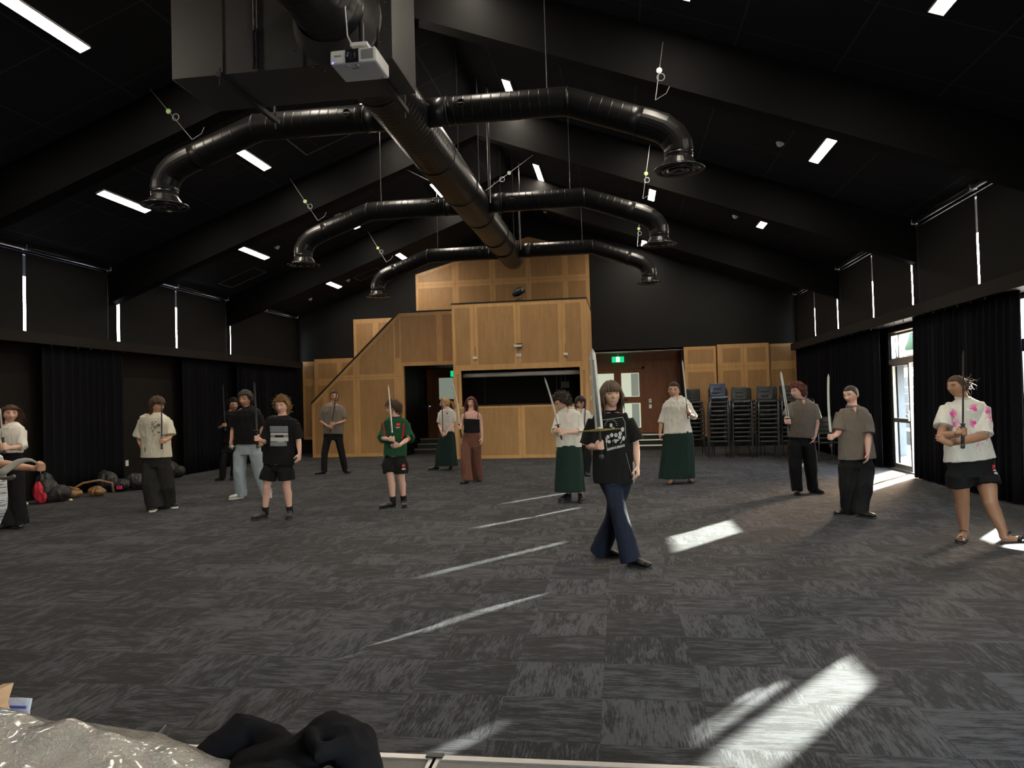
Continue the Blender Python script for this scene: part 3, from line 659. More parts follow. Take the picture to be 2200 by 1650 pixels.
def arc(c, r, a0, a1, n):
    return [(c[0]+r*cos(rad(a0+(a1-a0)*i/n)), c[1]+r*sin(rad(a0+(a1-a0)*i/n))) for i in range(n+1)]
def branch(y, side, lab):
    t = empty('branch_duct', (DX+side*1.8, y, 5.12), lab, 'duct', 'branch ducts with round diffusers')
    def W(p): return Vector((DX+side*p[0], y, p[1]))
    r = .17
    m = MB(); ribbed(m, W((.24, 5.12)), W((.52, 5.12)), .175, step=.3, n=28); m.build('collar', M_duct, t, True)
    m = MB(); P = []; R = []
    def seg(a, b, rib=True):
        a = Vector(a); b = Vector(b); L = (b-a).length; k = max(1, int(L/.115))
        for i in range(k+1):
            q = a+(b-a)*i/k
            if rib and 0 < i < k:
                dd = (b-a).normalized()*.004
                for o, e in ((-3, 0), (-1, 0), (0, .003), (1, 0), (3, 0)): P.append(W(q+dd*o)); R.append(r+e)
            else: P.append(W(q)); R.append(r)
    seg((.50, 5.12), (1.90, 5.12)); P += [W((1.98, 5.112)), W((2.06, 5.09))]; R += [r, r]
    seg((2.14, 5.06), (2.86, 4.80)); m.tube(P, R, side=(0, 1, 0), n=28); m.build('duct_pipe', M_duct, t, True)
    m = MB(); q = [(2.86, 4.80), (2.98, 4.755), (3.12, 4.69), (3.22, 4.60), (3.28, 4.48), (3.285, 4.40)]
    m.tube([W(p) for p in q], [r+.004]*6, side=(0, 1, 0), n=28).build('elbow', M_duct, t, False)
    for k, p in enumerate(((.52, 5.12), (2.0, 5.11))):
        MB().tube([W((p[0]-.015, p[1])), W((p[0]-.005, p[1])), W((p[0]+.005, p[1])), W((p[0]+.015, p[1]))], [r, r+.012, r+.012, r], n=28).build('joint_band', M_duct, t, True)
    T = None; c = W((3.285, 0)); c.z = 0
    MB().lathe([(0, 4.46), (.168, 4.46), (.172, 4.44), (.172, 4.425), (.165, 4.42), (.165, 4.375), (.17, 4.37), (.17, 4.36), (.165, 4.355), (.165, 4.32)], c, 32).build('neck', M_duct, t, True)
    MB().lathe([(.165, 4.325), (.168, 4.31), (.215, 4.235), (.218, 4.20), (.15, 4.20)], c, 32).build('cone', M_duct, t, False)
    d = MB(); d.lathe([(.21, 4.205), (.295, 4.20), (.30, 4.192), (.295, 4.186), (.26, 4.18), (.235, 4.192), (.215, 4.20)], c, 36)
    d.lathe([(.20, 4.23), (.205, 4.185), (.20, 4.175), (.17, 4.175), (.13, 4.22)], c, 36)
    d.lathe([(0, 4.20), (.05, 4.18), (.09, 4.17), (.115, 4.172), (.12, 4.18), (.06, 4.23), (0, 4.25)], c, 30)
    d.build('diffuser', mat('diffuser_black', (.018, .018, .018), .22, spec=.7), t, True)
    k = MB(); kp = W((.72, 5.14)); k.lathe([(0, .0), (.045, 0), (.05, -.008), (.05, -.02), (.04, -.02)], kp+Vector((0, -.165, 0)), 16, Matrix.Rotation(rad(-90), 3, 'X')); k.build('damper_dial', M_dark, t)
    MB().box(kp.x-.035, kp.x+.035, y-.188, y-.18, kp.z-.006, kp.z+.006).build('dial_mark', mat('grey_mark', (.2, .2, .2)), t)
    x = DX+side*1.75; MB().tube([(x, y, 5.28), (x, y, roofz(x)-.02)], [.006, .006], n=6).build('hanger_rod', M_rod, t)
    return t
yy = (8.83, 13.12, 17.45); pos = ('nearest the projector', 'in the middle of the hall', 'farthest from the camera')
for y, p in zip(yy, pos):
    for s, w in ((-1, 'left'), (1, 'right')): branch(y, s, 'black branch duct with a round diffuser, %s side, %s' % (w, p))

M_cable = mat('galvanised_wire', (.42, .42, .42), .4, .6); M_tag = mat('green_tag', (.28, .50, .12), .5); M_wtag = mat('white_tag', (.62, .62, .6), .5)
def cable(p0, p1, lab, tagm=M_tag, k=.45):
    p0 = Vector(p0); p1 = Vector(p1)
    o = empty('suspension_cable', p0, lab, 'cable', 'wire hangers of the ducts')
    MB().tube([p0, p1], [.0045, .0045], n=6).build('wire', M_cable, o)
    q = p0+(p1-p0)*k; q2 = p0+(p1-p0)*(k-.12)
    MB().lathe([(0, -.006), (.035, -.006), (.035, .006), (0, .006)], q, 14, Matrix.Rotation(rad(90), 3, 'X')).build('tag', tagm, o)
    m = MB(); m.tube([q2+Vector((.03+.045*cos(a), 0, .045*sin(a))) for a in [i*pi/8 for i in range(17)]], [.006]*17, side=(0, 1, 0), n=6, caps=False); m.build('ring', M_cable, o)
    MB().tube([p0, p0+Vector((.13, 0, .07)), p0+Vector((.17, 0, .15))], [.004]*3, n=6).build('tail', M_cable, o)
cable(at(413, 300, 8.83), (-6.25, 9.25, 5.95), 'wire hanger with a green tag over the nearest left branch duct', k=.55)
cable(at(1408, 215, 8.83), (.68, 9.30, 5.95), 'wire hanger with a pale tag over the nearest right branch duct', M_wtag, .5)
cable(at(683, 474, 13.12), (-6.2, 13.5, 5.97), 'wire hanger with a green tag over the middle left branch duct')
cable(at(1381, 427, 13.12), (.70, 13.5, 6.12), 'wire hanger with a small green tag over the middle right branch duct')
cable(at(830, 563, 17.45), (-6.2, 18.0, 5.95), 'wire hanger with a green tag over the farthest left branch duct')
cable(at(1369, 530, 17.45), (.66, 18.0, 6.12), 'wire hanger with a green tag over the farthest right branch duct')
cable((-2.22, 12.75, 5.25), (-1.17, 14.9, 6.82), 'slanting wire hanger with a white tag on the right of the main duct', M_wtag, .32)
cable((-2.75, 12.9, 5.25), (-4.6, 14.4, 6.55), 'slanting wire hanger on the left of the main duct', M_cable, .25)

# plenum box with the lower duct and its bracket bars
t = empty('duct_plenum', (-2.54, 5.7, 4.17), 'big black sheet metal plenum box hung behind the white projector', 'duct box')
M_sheet = mat('black_sheet_metal', (.060, .057, .053), .42, .3, var=.2, vscale=2, spec=.6)
MB().box(-3.46, -1.63, 5.4, 6.06, 4.165, 6.0).build('box_shell', M_sheet, t, bevel=.006)
for x in (-3.02, -2.35, -1.74): MB().box(x-.006, x+.006, 5.385, 5.40, 4.17, 6.0).build('seam_strip', M_sheet, t)
f = MB()
for i in range(14): f.box(-2.76+.0, -2.72, 5.375, 5.40, 4.24+i*.12, 4.28+i*.12)
f.tube([(-2.75, 5.375, 4.18), (-2.75, 5.375, 6.0)], [.012]*2, n=8).tube([(-2.72, 5.375, 4.18), (-2.72, 5.375, 6.0)], [.009]*2, n=8); f.build('cable_run', M_dark, t)
for x in (-3.02, -1.80):
    MB().box(x-.02, x+.02, 5.33, 6.35, 4.12, 4.16).build('bracket_bar', M_dark, t)
    for y in (5.35, 6.3): MB().tube([(x, y, 4.06), (x, y, 4.2 if y < 6 else roofz(x))], [.007]*2, n=6).build('hanger_rod', M_rod, t)
MB().lathe([(.36, 0), (.345, -.01), (.29, -.16), (.262, -.2)], (-2.07, 5.4, 4.50), 36, Matrix.Rotation(rad(-90), 3, 'X')).build('spigot', M_sheet, t, True)
r = MB(); 
for i in range(24): r.ball((-2.07+.40*cos(i*pi/12), 5.395, 4.50+.40*sin(i*pi/12)), .006, 6)
r.build('rivets', M_steel, t)
t = empty('intake_duct', (-2.05, 3, 4.50), 'fat black spiral duct entering the plenum box from above the camera', 'duct')
m = MB(); ribbed(m, (-2.05, -1.5, 4.50), (-2.05, 5.35, 4.50), .262, step=.11, n=40); m.build('duct_pipe', M_duct, t, True)
MB().tube([(-2.05, -1.0, 4.72), (-2.05, -1.0, roofz(-2.05))], [.007]*2, n=6).build('hanger_rod', M_rod, t)
MB().tube([(-2.05, 2.0, 4.72), (-2.05, 2.0, roofz(-2.05))], [.007]*2, n=6).build('hanger_rod', M_rod, t)

# projector
py = 4.93
c0 = at(709, 139, py); c1 = at(808.7, 131, py); zb = (c0.z+c1.z)/2; xm = (c0.x+c1.x)/2; w = abs(c1.x-c0.x); hgt = w*.30
print('projector', w, zb, xm, hgt)
t = empty('projector', (xm, py+.15, zb), 'white ceiling projector with a blue light hanging in front of the plenum box', 'projector')
a, b_ = c0.x, c1.x; yb = py+.30
MB().box(a, b_, py, yb, zb, zb+hgt).build('case', mat('projector_shell', (.62, .62, .60), .4), t, bevel=.014)
lx = a+w*.47
MB().box(a+w*.34, a+w*.62, py-.004, py+.02, zb+.005, zb+hgt-.004).build('lens_bay', M_dark, t)
MB().lathe([(0, .0), (.018, .0), (.03, .006), (.034, .012), (.034, -.01), (0, -.01)], (lx, py-.006, zb+hgt*.5), 20, Matrix.Rotation(rad(90), 3, 'X')).build('lens', mat('lens_glass', (.02, .02, .03), .05), t, True)
v = MB()
for i in range(8): v.box(a+w*.67, a+w*.93, py-.003, py, zb+.022+i*.009, zb+.026+i*.009)
v.build('vent_grille', mat('vent_shadow', (.16, .15, .14), .6), t)
MB().box(a+.016, a+.026, py-.003, py+.002, zb+.008, zb+.016).build('status_light', mat('blue_light', (.1, .1, .9), emit=(.08, .1, 1.0), estr=6), t)
for fx, fy in ((.35, .04), (.55, .04), (.9, .26)): MB().lathe([(0, -.008), (.012, -.008), (.015, 0), (0, 0)], (a+w*fx, py+fy, zb), 14).build('foot', mat('projector_foot', (.45, .45, .45)), t)
def text(body, size, loc, rot, m, parent, name='lettering'):
    cu = bpy.data.curves.new('lettering', 'FONT'); cu.body = body; cu.size = size; cu.extrude = .0006; cu.align_x = 'CENTER'
    o = bpy.data.objects.new('lettering', cu); COL.objects.link(o); o.location = loc; o.rotation_euler = rot
    me = evalmesh(o); me.transform(o.matrix_basis); bpy.data.objects.remove(o); bpy.data.curves.remove(cu)
    me.materials.clear(); me.materials.append(m); me.name = name
    return link(name, me, parent)
M_ink = mat('ink_grey', (.06, .06, .06), .6)
text('EPSON', .017, (a+w*.17, py-.003, zb+hgt*.5), (rad(90), 0, 0), M_ink, t)
text('EPSON', .017, (a+w*.47, py+.09, zb-.001), (rad(180), 0, 0), M_ink, t)
br = MB(); br.tube([(lx+.03, py+.13, zb+hgt-.01), (lx+.03, py+.13, zb+hgt+.06)], [.022, .02], n=14)
br.box(lx-.035, lx+.09, py+.07, py+.2, zb+hgt+.055, zb+hgt+.08); br.tube([(lx+.03, py+.12, zb+hgt+.01), (a+.04, py+.06, zb+hgt+.012)], [.012]*2, n=6).tube([(lx+.03, py+.12, zb+hgt+.01), (b_-.03, py+.06, zb+hgt+.02)], [.012]*2, n=6)
br.build('ceiling_bracket', M_white, t)
MB().tube([(lx+.03, py+.13, zb+hgt+.08), (lx+.03, py+.13, 4.28)], [.02]*2, n=10).build('drop_pole', M_dark, t)
MB().tube([(lx+.0, py+.1, zb+hgt+.01), (lx-.045, py+.05, zb+hgt+.12), (lx-.05, py+.02, zb+hgt+.35), (lx-.03, py, zb+hgt+.8)], [.006]*4, n=6).build('cable', M_wtag, t)

# ------------------------------------------------------------------ ceiling lights
def slope(x, y, z): return Matrix.Translation((x, y, z)) @ Matrix.Rotation(math.atan(RS)*(1 if x > XC else -1), 4, 'Y')
def light(x, y0, y1, lab):
    z = roofz(x); o = empty('batten_light', (x, (y0+y1)/2, z), lab, 'ceiling light', 'long LED battens on the sloping ceiling')
    T = slope(x, 0, z)
    MB().box(-.080, -.070, y0-.01, y1+.01, -.030, 0.0, T).box(.070, .080, y0-.01, y1+.01, -.030, 0.0, T).box(-.070, .070, y0-.01, y0, -.030, 0, T).box(-.070, .070, y1, y1+.01, -.030, 0, T).build('housing', M_white, o)
    MB().box(-.069, .069, y0+.001, y1-.001, -.027, -.002, T).build('diffuser', M_lamp, o)
rows = {-8.38: ('outer left row', [(1.8, 3.05), (6.4, 7.65), (11.02, 12.27), (15.58, 16.85), (20.4, 21.6)]), -6.3: ('left middle row', [(2.1, 3.35), (6.78, 8.05), (11.43, 12.75), (16.2, 17.5), (20.85, 22.0)]),
        -4.2: ('inner left row', [(7.4, 8.65), (12.05, 13.35), (16.85, 18.1)]), -1.75: ('row just right of the ridge', [(7.9, 9.15), (12.42, 13.68), (17.05, 18.3)]),
        .88: ('inner right row', [(2.6, 3.85), (7.3, 8.55), (12.0, 13.25), (15.95, 17.2), (21.1, 22.4)]), 3.2: ('outer right row', [(1.7, 3.0), (6.38, 7.68), (10.98, 12.28), (15.6, 16.85), (20.2, 21.45)])}
nn = ['first', 'second', 'third', 'fourth', 'fifth']
for x, (nm, L) in rows.items():
    for i, (a_, b2) in enumerate(L): light(x, a_, b2, 'lit LED batten, %s from the camera in the %s' % (nn[i], nm))
for i, (x, y) in enumerate(((2.62, 11.95), (2.64, 16.6), (-7.94, 16.5), (-8.0, 21.3), (-2.2, 13.45), (-2.2, 18.6), (-7.25, 11.6), (-7.15, 16.5), (-9.3, 21.5), (-2.0, 21.8))):
    T = slope(x, y, roofz(x))
    w = ['beside the nearest batten of the outer right row', 'beside the third batten of the outer right row', 'left of the third batten of the outer left row', 'between the farthest left battens', 'at the ridge above the nearest right branch duct', 'at the ridge above the slanting white-tagged wire',
         'behind the elbow of the nearest left branch duct', 'behind the elbow of the middle left branch duct', 'nearest the far left corner', 'at the ridge near the highest plywood panel'][i]
    o = empty('smoke_detector', (x, y, roofz(x)), 'small white domed smoke detector ' + w, 'smoke detector', 'smoke detectors')
    MB().lathe([(0, 0), (.055, 0), (.055, -.02), (.045, -.035), (.028, -.055), (0, -.058)], (0, 0, 0), 18).build('sensor', M_white, o, True).matrix_parent_inverse = Matrix()
    o.rotation_euler = (0, math.atan(RS)*(1 if x > XC else -1), 0)
    MB().lathe([(.0, 0), (.065, 0), (.065, -.012), (0, -.012)], (0, 0, 0), 18).build('base', M_white, o, True).matrix_parent_inverse = Matrix()
for (x0, x1, y0, y1, lab) in ((-5.62, -4.5, 12.0, 12.95, 'above the nearest left branch duct'), (-9.8, -8.85, 17.1, 17.75, 'near the left ledge'), (-7.83, -7.1, 21.3, 21.9, 'near the back wall')):
    T0 = slope((x0+x1)/2, 0, roofz((x0+x1)/2)); w = (x1-x0)/2/cos(math.atan(RS))
    m = MB(); m.box(-w, w, y0, y0+.012, -.012, 0, T0).box(-w, w, y1-.02, y1, -.012, 0, T0).box(-w, -w+.02, y0, y1, -.012, 0, T0).box(w-.012, w, y0, y1, -.012, 0, T0)
    st(m.build('trim_%d' % (30+int(y0)), mat('hatch_edge', (.16, .14, .12), .6)))

# ------------------------------------------------------------------ stage at the near edge
ZS = .40
M_deck = mat('stage_deck', (.15, .135, .115), .6, var=.15, vscale=30, bump=.3, bscale=250)
def deck(x0, x1, lab):
    t = empty('stage_deck', ((x0+x1)/2, 1.2, 0), lab, 'stage deck', 'portable stage decks')
    MB().box(x0, x1, .35, 2.285, ZS-.1, ZS-.004).build('deck_board', M_deck, t)
    e = MB(); e.box(x0, x1, 2.283, 2.312, ZS-.11, ZS+.002); e.box(x1-.012, x1, .35, 2.29, ZS-.1, ZS+.001).box(x0, x0+.012, .35, 2.29, ZS-.1, ZS+.001); e.build('edge_trim', M_alu, t)
    for x in (x0+.1, x1-.1):
        for y in (.45, 2.2): MB().tube([(x, y, 0), (x, y, ZS-.09)], [.024]*2, n=10).build('leg', M_alu, t)
deck(-2.60, -.615, 'portable stage deck under the plastic sheet and hoodie, with metal edge trim')
deck(-.605, 1.39, 'portable stage deck right of the joint at the bottom edge, with metal trim')
o = empty('stage_connector', (-.61, 2.30, ZS), 'small black connector plate at the joint of the stage edges', 'connector', 'connectors on the stage edge')
MB().box(-.64, -.585, 2.29, 2.318, ZS-.02, ZS+.006).build('plate', M_dark, o)
o = empty('stage_connector', (-1.58, 2.3, ZS), 'small black connector clip on the stage edge beside the plastic sheet', 'connector', 'connectors on the stage edge')
MB().box(-1.60, -1.575, 2.285, 2.32, ZS-.02, ZS+.03).build('clip', M_dark, o); MB().tube([(-1.59, 2.30, ZS+.01), (-1.56, 2.34, ZS+.05)], [.004]*2, n=6).build('lever', M_alu, o)

def heap(name, m, pts, zf, lab, cat, nx=80, ny=44, th=.012, group=None):
    """a crumpled sheet: outline pts (x,y) ring, height function zf(u,v,x,y)"""
    (x0, y0), (x1, y1) = pts; vs = []; fs = []
    for j in range(ny+1):
        for i in range(nx+1):
            u, v = i/nx, j/ny; x = x0+(x1-x0)*u; y = y0+(y1-y0)*v
            vs.append((x, y, zf(u, v, x, y)))
    w = nx+1; fs = [(j*w+i, j*w+i+1, (j+1)*w+i+1, (j+1)*w+i) for j in range(ny) for i in range(nx)]
    mb = MB(); mb.add(vs, fs); o = mb.build(name, m, None, True)
    s = o.modifiers.new('s', 'SOLIDIFY'); s.thickness = th; s.offset = -1
    return tag(o, lab, cat, group)
def plastic():
    m = mat('milky_plastic', (.30, .275, .24), .20, var=.15, vscale=5, bump=0); nt = m.node_tree; b = nt.nodes['Principled BSDF']
    b.inputs['Subsurface Weight'].default_value = .2; b.inputs['Coat Weight'].default_value = .6; b.inputs['Coat Roughness'].default_value = .1
    tc = N(nt, 'ShaderNodeTexCoord'); n = N(nt, 'ShaderNodeTexNoise', None, (tc.outputs['Object'],)); n.inputs['Scale'].default_value = 55; n.inputs['Detail'].default_value = 5; n.inputs['Distortion'].default_value = 1.2
    bp = N(nt, 'ShaderNodeBump'); bp.inputs['Strength'].default_value = .8; bp.inputs['Distance'].default_value = .012
    nt.links.new(n.outputs['Fac'], bp.inputs['Height']); nt.links.new(bp.outputs[0], b.inputs['Normal']); return m
def zplastic(u, v, x, y):
    # a ridge of covered things that sinks to the right and toward the front edge
    kx = [-2.75, -1.78, -1.58, -1.42, -1.30, -1.20, -1.10]; kz = [.33, .27, .235, .20, .17, .125, .0]
    ridge = float(np.interp(x, kx, kz)); prof = max(0, min(1, (2.22-y)/.30))**.6
    f = .030*noise.noise(Vector((x*5+y*2.5, y*4, 1)))+.012*noise.noise(Vector((x*13, y*11, 3)))-.02*abs(noise.noise(Vector((x*3-y*4, y*3, 7))))
    return ZS+.006+max(0, ridge*prof+f*prof*min(1, ridge*12))
pl = heap('plastic_sheet', plastic(), ((-2.75, 1.1), (-1.08, 2.24)), zplastic, 'crumpled milky plastic sheet draped over things on the stage at the left', 'plastic sheet', 130, 90, .006)
M_hood = mat('black_fleece', (.0045, .0045, .006), .9, var=.3, vscale=20, bump=.3, bscale=300, spec=.1)
hb = MB(); rr = random.Random(3)
hb.tube([(-1.27, 2.10, .45), (-1.22, 2.22, .49), (-1.14, 2.22, .47), (-1.05, 2.2, .45)], [(.07, .05), (.075, .065), (.07, .055), (.07, .04)], n=14, dome=.5)
hb.tube([(-1.15, 2.1, .44), (-1.0, 2.17, .455), (-.92, 2.20, .50), (-.84, 2.17, .49), (-.77, 2.10, .44)], [(.1, .05), (.1, .06), (.11, .075), (.1, .07), (.07, .04)], n=16, dome=.4)
hb.tube([(-1.25, 1.95, .43), (-1.0, 1.98, .46), (-.78, 1.95, .43)], [(.16, .04), (.18, .06), (.14, .04)], n=16, dome=.3)
hb.tube([(-.95, 2.12, .54), (-.88, 2.02, .53), (-.82, 2.12, .52), (-.80, 2.2, .46)], [.03]*4, n=10, dome=.5)
h = fused(hb, 'hoodie', M_hood, None, vox=.008, smooth=12, wr=.010, wscale=8)
tag(h, 'crumpled black hoodie lying on the edge of the stage', 'hoodie')
# paper bag top and blue packet at the left
pb = empty('paper_bag', (-2.40, 2.0, ZS), 'brown paper bag top poking up behind the plastic sheet at the left edge', 'paper bag')
m = MB(); m.prism([(-2.40, ZS+.002), (-2.05, ZS+.002), (-2.02, .53), (-2.035, .57), (-2.012, .635), (-2.05, .63), (-2.12, .60), (-2.20, .62), (-2.40, .61)], 2.13, 2.20)
m.build('bag_body', mat('kraft_paper', (.50, .33, .20), .8, bump=.4, bscale=20), pb)
o = empty('crisp_packet', (-2.02, 2.23, ZS), 'white and blue zip packet beside the brown paper bag at the left edge', 'packet')
m = MB(); m.tube([(-2.04, 2.235, ZS+.002), (-2.04, 2.235, .47), (-2.03, 2.235, .53), (-2.03, 2.235, .57)], [(.06, .025), (.05, .025), (.045, .014), (.055, .003)], side=(1, 0, 0), n=14); m.build('packet_body', mat('packet_white', (.50, .55, .64), .35, bump=.6, bscale=40), o, True)
MB().box(-2.07, -1.99, 2.222, 2.226, .54, .548).build('zip_strip', mat('blue_strip', (.10, .12, .55), .4), o)

# ------------------------------------------------------------------ stacked chairs
M_shell = mat('charcoal_chair_shell', (.020, .022, .023), .42, spec=.5); M_blue = mat('navy_chair_shell', (.035, .05, .10), .35); M_leg = mat('chair_leg_steel', (.30, .30, .31), .35, .8)
def chair_parts(t, m, ml, o3):
    # origin at floor, facing -Y ; all geometry local to o3
    def B(mb, name, mm, smooth=True, par=None, bevel=0): return mb.build(name, mm, par or t, smooth, bevel)
    s = MB(); P = []; R = []
    # seat : front edge rolls down; back: curved panel
    n = 14
    def sheet(rows, th=.006):
        vs = []; k = len(rows); 
        for (y, z, hw, dish) in rows:
            for i in range(n+1):
                u = -1+2*i/n; vs.append(Vector((o3[0]+u*hw, o3[1]+y-(dish*u*u if z > .5 else 0), o3[2]+z+(dish*u*u*.6 if z < .5 else 0))))
        w = n+1; top = len(vs); vs += [v+Vector((0, th if rows[len(vs)//w*0][1] else 0, -th)) for v in vs]
        fs = [(j*w+i, j*w+i+1, (j+1)*w+i+1, (j+1)*w+i) for j in range(k-1) for i in range(n)]
        fs2 = [tuple(a+top for a in reversed(f)) for f in fs]
        ed = [(i, i+1) for i in range(n)]+[((j)*w+n, (j+1)*w+n) for j in range(k-1)]+[((k-1)*w+i+1, (k-1)*w+i) for i in range(n)][::-1]+[((j+1)*w, j*w) for j in range(k-1)][::-1]
        fs3 = [(b, a, a+top, b+top) for a, b in ed]
        s.add(vs, fs+fs2+fs3)
    sheet([(-.215, .385, .20, 0), (-.225, .415, .205, 0), (-.20, .432, .21, .0), (-.1, .428, .215, .012), (.05, .42, .21, .018), (.14, .425, .20, .02), (.185, .45, .185, .02)], .008)
    B(s, 'seat', m)
    s = MB()
    sheet([(.185, .45, .185, .02), (.20, .50, .18, .02), (.215, .555, .185, .035), (.225, .60, .19, .04), (.235, .70, .19, .045), (.24, .745, .18, .045), (.25, .765, .165, .045)], .008)
    B(s, 'backrest', m)
    h = MB(); vs = []
    h.tube([Vector(o3)+Vector((-.085, .168, .645)), Vector(o3)+Vector((-.04, .176, .638)), Vector(o3)+Vector((.04, .176, .638)), Vector(o3)+Vector((.085, .168, .645))], [(.006, .012)]*4, side=(0, 1, 0), n=8)
    B(h, 'hand_slot', M_dark)
    for sx in (-1, 1):
        q = Vector(o3)
        l = MB(); l.tube([q+Vector((sx*.185, -.19, .405)), q+Vector((sx*.215, -.205, .39)), q+Vector((sx*.235, -.235, 0.0))], [.011]*3, n=8); l.build('leg', ml, t, True)
        l = MB(); l.tube([q+Vector((sx*.185, .15, .41)), q+Vector((sx*.21, .17, .39)), q+Vector((sx*.225, .24, 0.0))], [.011]*3, n=8); l.build('leg', ml, t, True)
    f = MB(); q = Vector(o3)
    for yy_ in (-.19, .15): f.tube([q+Vector((-.19, yy_, .405)), q+Vector((.19, yy_, .405))], [.010]*2, n=8)
    f.build('seat_frame', ml, t, True)
def new_chair(loc, m, ml, lab, grp):
    t = empty('stacking_chair', loc, lab, 'chair', grp); chair_parts(t, m, ml, loc); return t
first = None
def stack(x, y, n, where, back=False, rz=0, z0=0):
    global first
    for k in range(n):
        loc = (x-.0+.0*k, y-.012*k+.0, z0+k*.106)
        h_ = ['lowest', 'second', 'third', 'fourth', 'fifth', 'sixth', 'seventh', 'eighth', 'ninth', 'tenth', 'eleventh'][k]
        if k == n-1: h_ = 'top'
        lab = '%s charcoal chair %sin %s' % ('topmost' if h_ == 'top' else h_, '' if h_ in ('top', 'lowest') else 'up ', where)
        if first is None: first = new_chair(loc, M_shell, M_leg, lab, 'stacked charcoal chairs'); c = first
        else:
            c = copy_tree(first); c.location = loc; c['label'] = lab
        c.rotation_euler = (0, 0, rz)
stack(2.385, 18.75, 10, 'the stack topped by the navy chair')
stack(2.94, 18.73, 10, 'the front stack right of the navy chair')
stack(3.485, 18.42, 10, 'the front stack third from the left')
stack(4.02, 18.45, 10, 'the front stack behind the boy with reddish hair')
stack(1.92, 19.75, 10, 'the leftmost back stack'); stack(2.62, 19.8, 10, 'the second back stack from the left')
stack(3.22, 19.8, 10, 'the third back stack from the left'); stack(3.82, 19.6, 10, 'the fourth back stack from the left')
stack(4.42, 18.9, 10, 'the rightmost tall stack beside the drape')
c = new_chair((2.42, 18.63, 1.06+.0), M_blue, M_leg, 'navy blue plastic chair perched on top of the leftmost front stack', 'loose chairs'); 
c = new_chair((4.60, 17.5, 0), M_shell, M_leg, 'bottom charcoal chair of the low stack between the two boys in taupe shirts', 'loose chairs')
for k in range(1, 3):
    d = copy_tree(c); d.location = (4.60, 17.5-.012*k, .106*k); d['label'] = '%s charcoal chair of the low stack between the two boys in taupe shirts' % ['', 'middle', 'top'][k]

# ------------------------------------------------------------------ bags along the left wall
def blob(name, mm, pcs, lab, cat, vox=.012, wr=.035, parent=None, grp=None):
    mb = MB()
    for c_, r_ in pcs: mb.ball(c_, r_, 16)
    o = fused(mb, name, mm, parent, vox=vox, smooth=6, wr=wr, wscale=8)
    if lab: tag(o, lab, cat, grp)
    return o
M_blk = mat('black_nylon', (.016, .016, .018), .6); M_red = mat('red_nylon', (.50, .015, .04), .5); M_tan = mat('tan_leather', (.22, .11, .045), .45)
t = empty('sports_bag', (-9.75, 11.35, 0), 'black and red sports bag slumped on the carpet behind the curly haired girl', 'bag', 'bags by the left wall')
blob('bag_body', M_blk, [((-9.80, 11.45, .20), (.22, .2, .22)), ((-9.68, 11.6, .14), (.2, .16, .15)), ((-9.88, 11.5, .36), (.14, .13, .16))], None, None, parent=t)
blob('red_flap', M_red, [((-9.76, 11.22, .22), (.08, .05, .17)), ((-9.70, 11.22, .12), (.09, .05, .11))], None, None, parent=t, vox=.01)
o = blob('drink_bottle', M_white, [((-9.86, 11.02, .09), (.035, .035, .10)), ((-9.83, 11.02, .04), (.05, .04, .04))], 'small white drink bottle on the carpet beside the red and black bag', 'bottle', vox=.008, wr=0)
o = blob('crumpled_tissue', M_white, [((-9.42, 11.55, .03), (.04, .03, .03))], 'crumpled white tissue on the carpet beside the tan satchel', 'tissue', vox=.006, wr=.01)
t = empty('satchel', (-9.72, 12.2, 0), 'tan leather satchel lying on the carpet under the drape', 'bag', 'bags by the left wall')
blob('bag_body', M_tan, [((-9.78, 12.05, .08), (.16, .14, .08)), ((-9.50, 12.3, .09), (.17, .12, .09))], None, None, parent=t, vox=.01)
MB().tube([(-9.9, 12.1, .12), (-9.78, 12.3, .24), (-9.6, 12.5, .27), (-9.42, 12.6, .2), (-9.36, 12.55, .04)], [(.008, .02)]*5, n=8).build('strap', M_tan, t, True)
MB().tube([(-9.95, 12.0, .1), (-9.85, 12.05, .2), (-9.7, 12.1, .15)], [(.008, .016)]*3, n=8).build('strap', M_tan, t, True)
t = empty('backpack', (-9.65, 12.85, 0), 'black backpack with a bright pink tab in the middle of the bag pile', 'bag', 'bags by the left wall')
blob('bag_body', M_blk, [((-9.75, 12.9, .2), (.2, .17, .2)), ((-9.52, 13.0, .12), (.18, .15, .12)), ((-9.85, 12.95, .3), (.12, .1, .12))], None, None, parent=t)
MB().box(-9.50, -9.40, 12.82, 12.85, .06, .12, Matrix.Translation((0, 0, 0))).build('pink_tab', mat('pink_tab', (.75, .04, .16), .5), t)
t = empty('backpack', (-9.4, 13.2, 0), 'round black backpack with a silver zip at the right end of the bag pile', 'bag', 'bags by the left wall')
blob('bag_body', mat('dark_grey_nylon', (.030, .030, .034), .6), [((-9.38, 13.25, .16), (.22, .17, .16)), ((-9.22, 13.3, .14), (.14, .14, .14))], None, None, parent=t)
MB().tube([(-9.45, 13.07, .22), (-9.34, 13.06, .33)], [.007]*2, n=6).build('zip', M_steel, t)
o = blob('duffel_bag', M_blk, [((-9.98, 15.2, .2), (.15, .35, .2)), ((-9.95, 15.5, .14), (.15, .2, .14))], 'black duffel bag against the left wall behind the boy in the white tee', 'bag', grp='bags by the left wall')
P = at(262, 1011, 14.6); o = empty('wall_socket', (XL, 14.3, .42), 'tiny white wall socket low on the left wall between two drapes', 'socket')
MB().box(XL, XL+.02, 14.26, 14.34, .38, .5).build('plate', M_white, o)
o = blob('ball', M_white, [((3.66, 15.5, .07), (.07, .07, .07))], 'small white ball on the carpet behind the boy with the buzz cut', 'ball', vox=.008, wr=0)
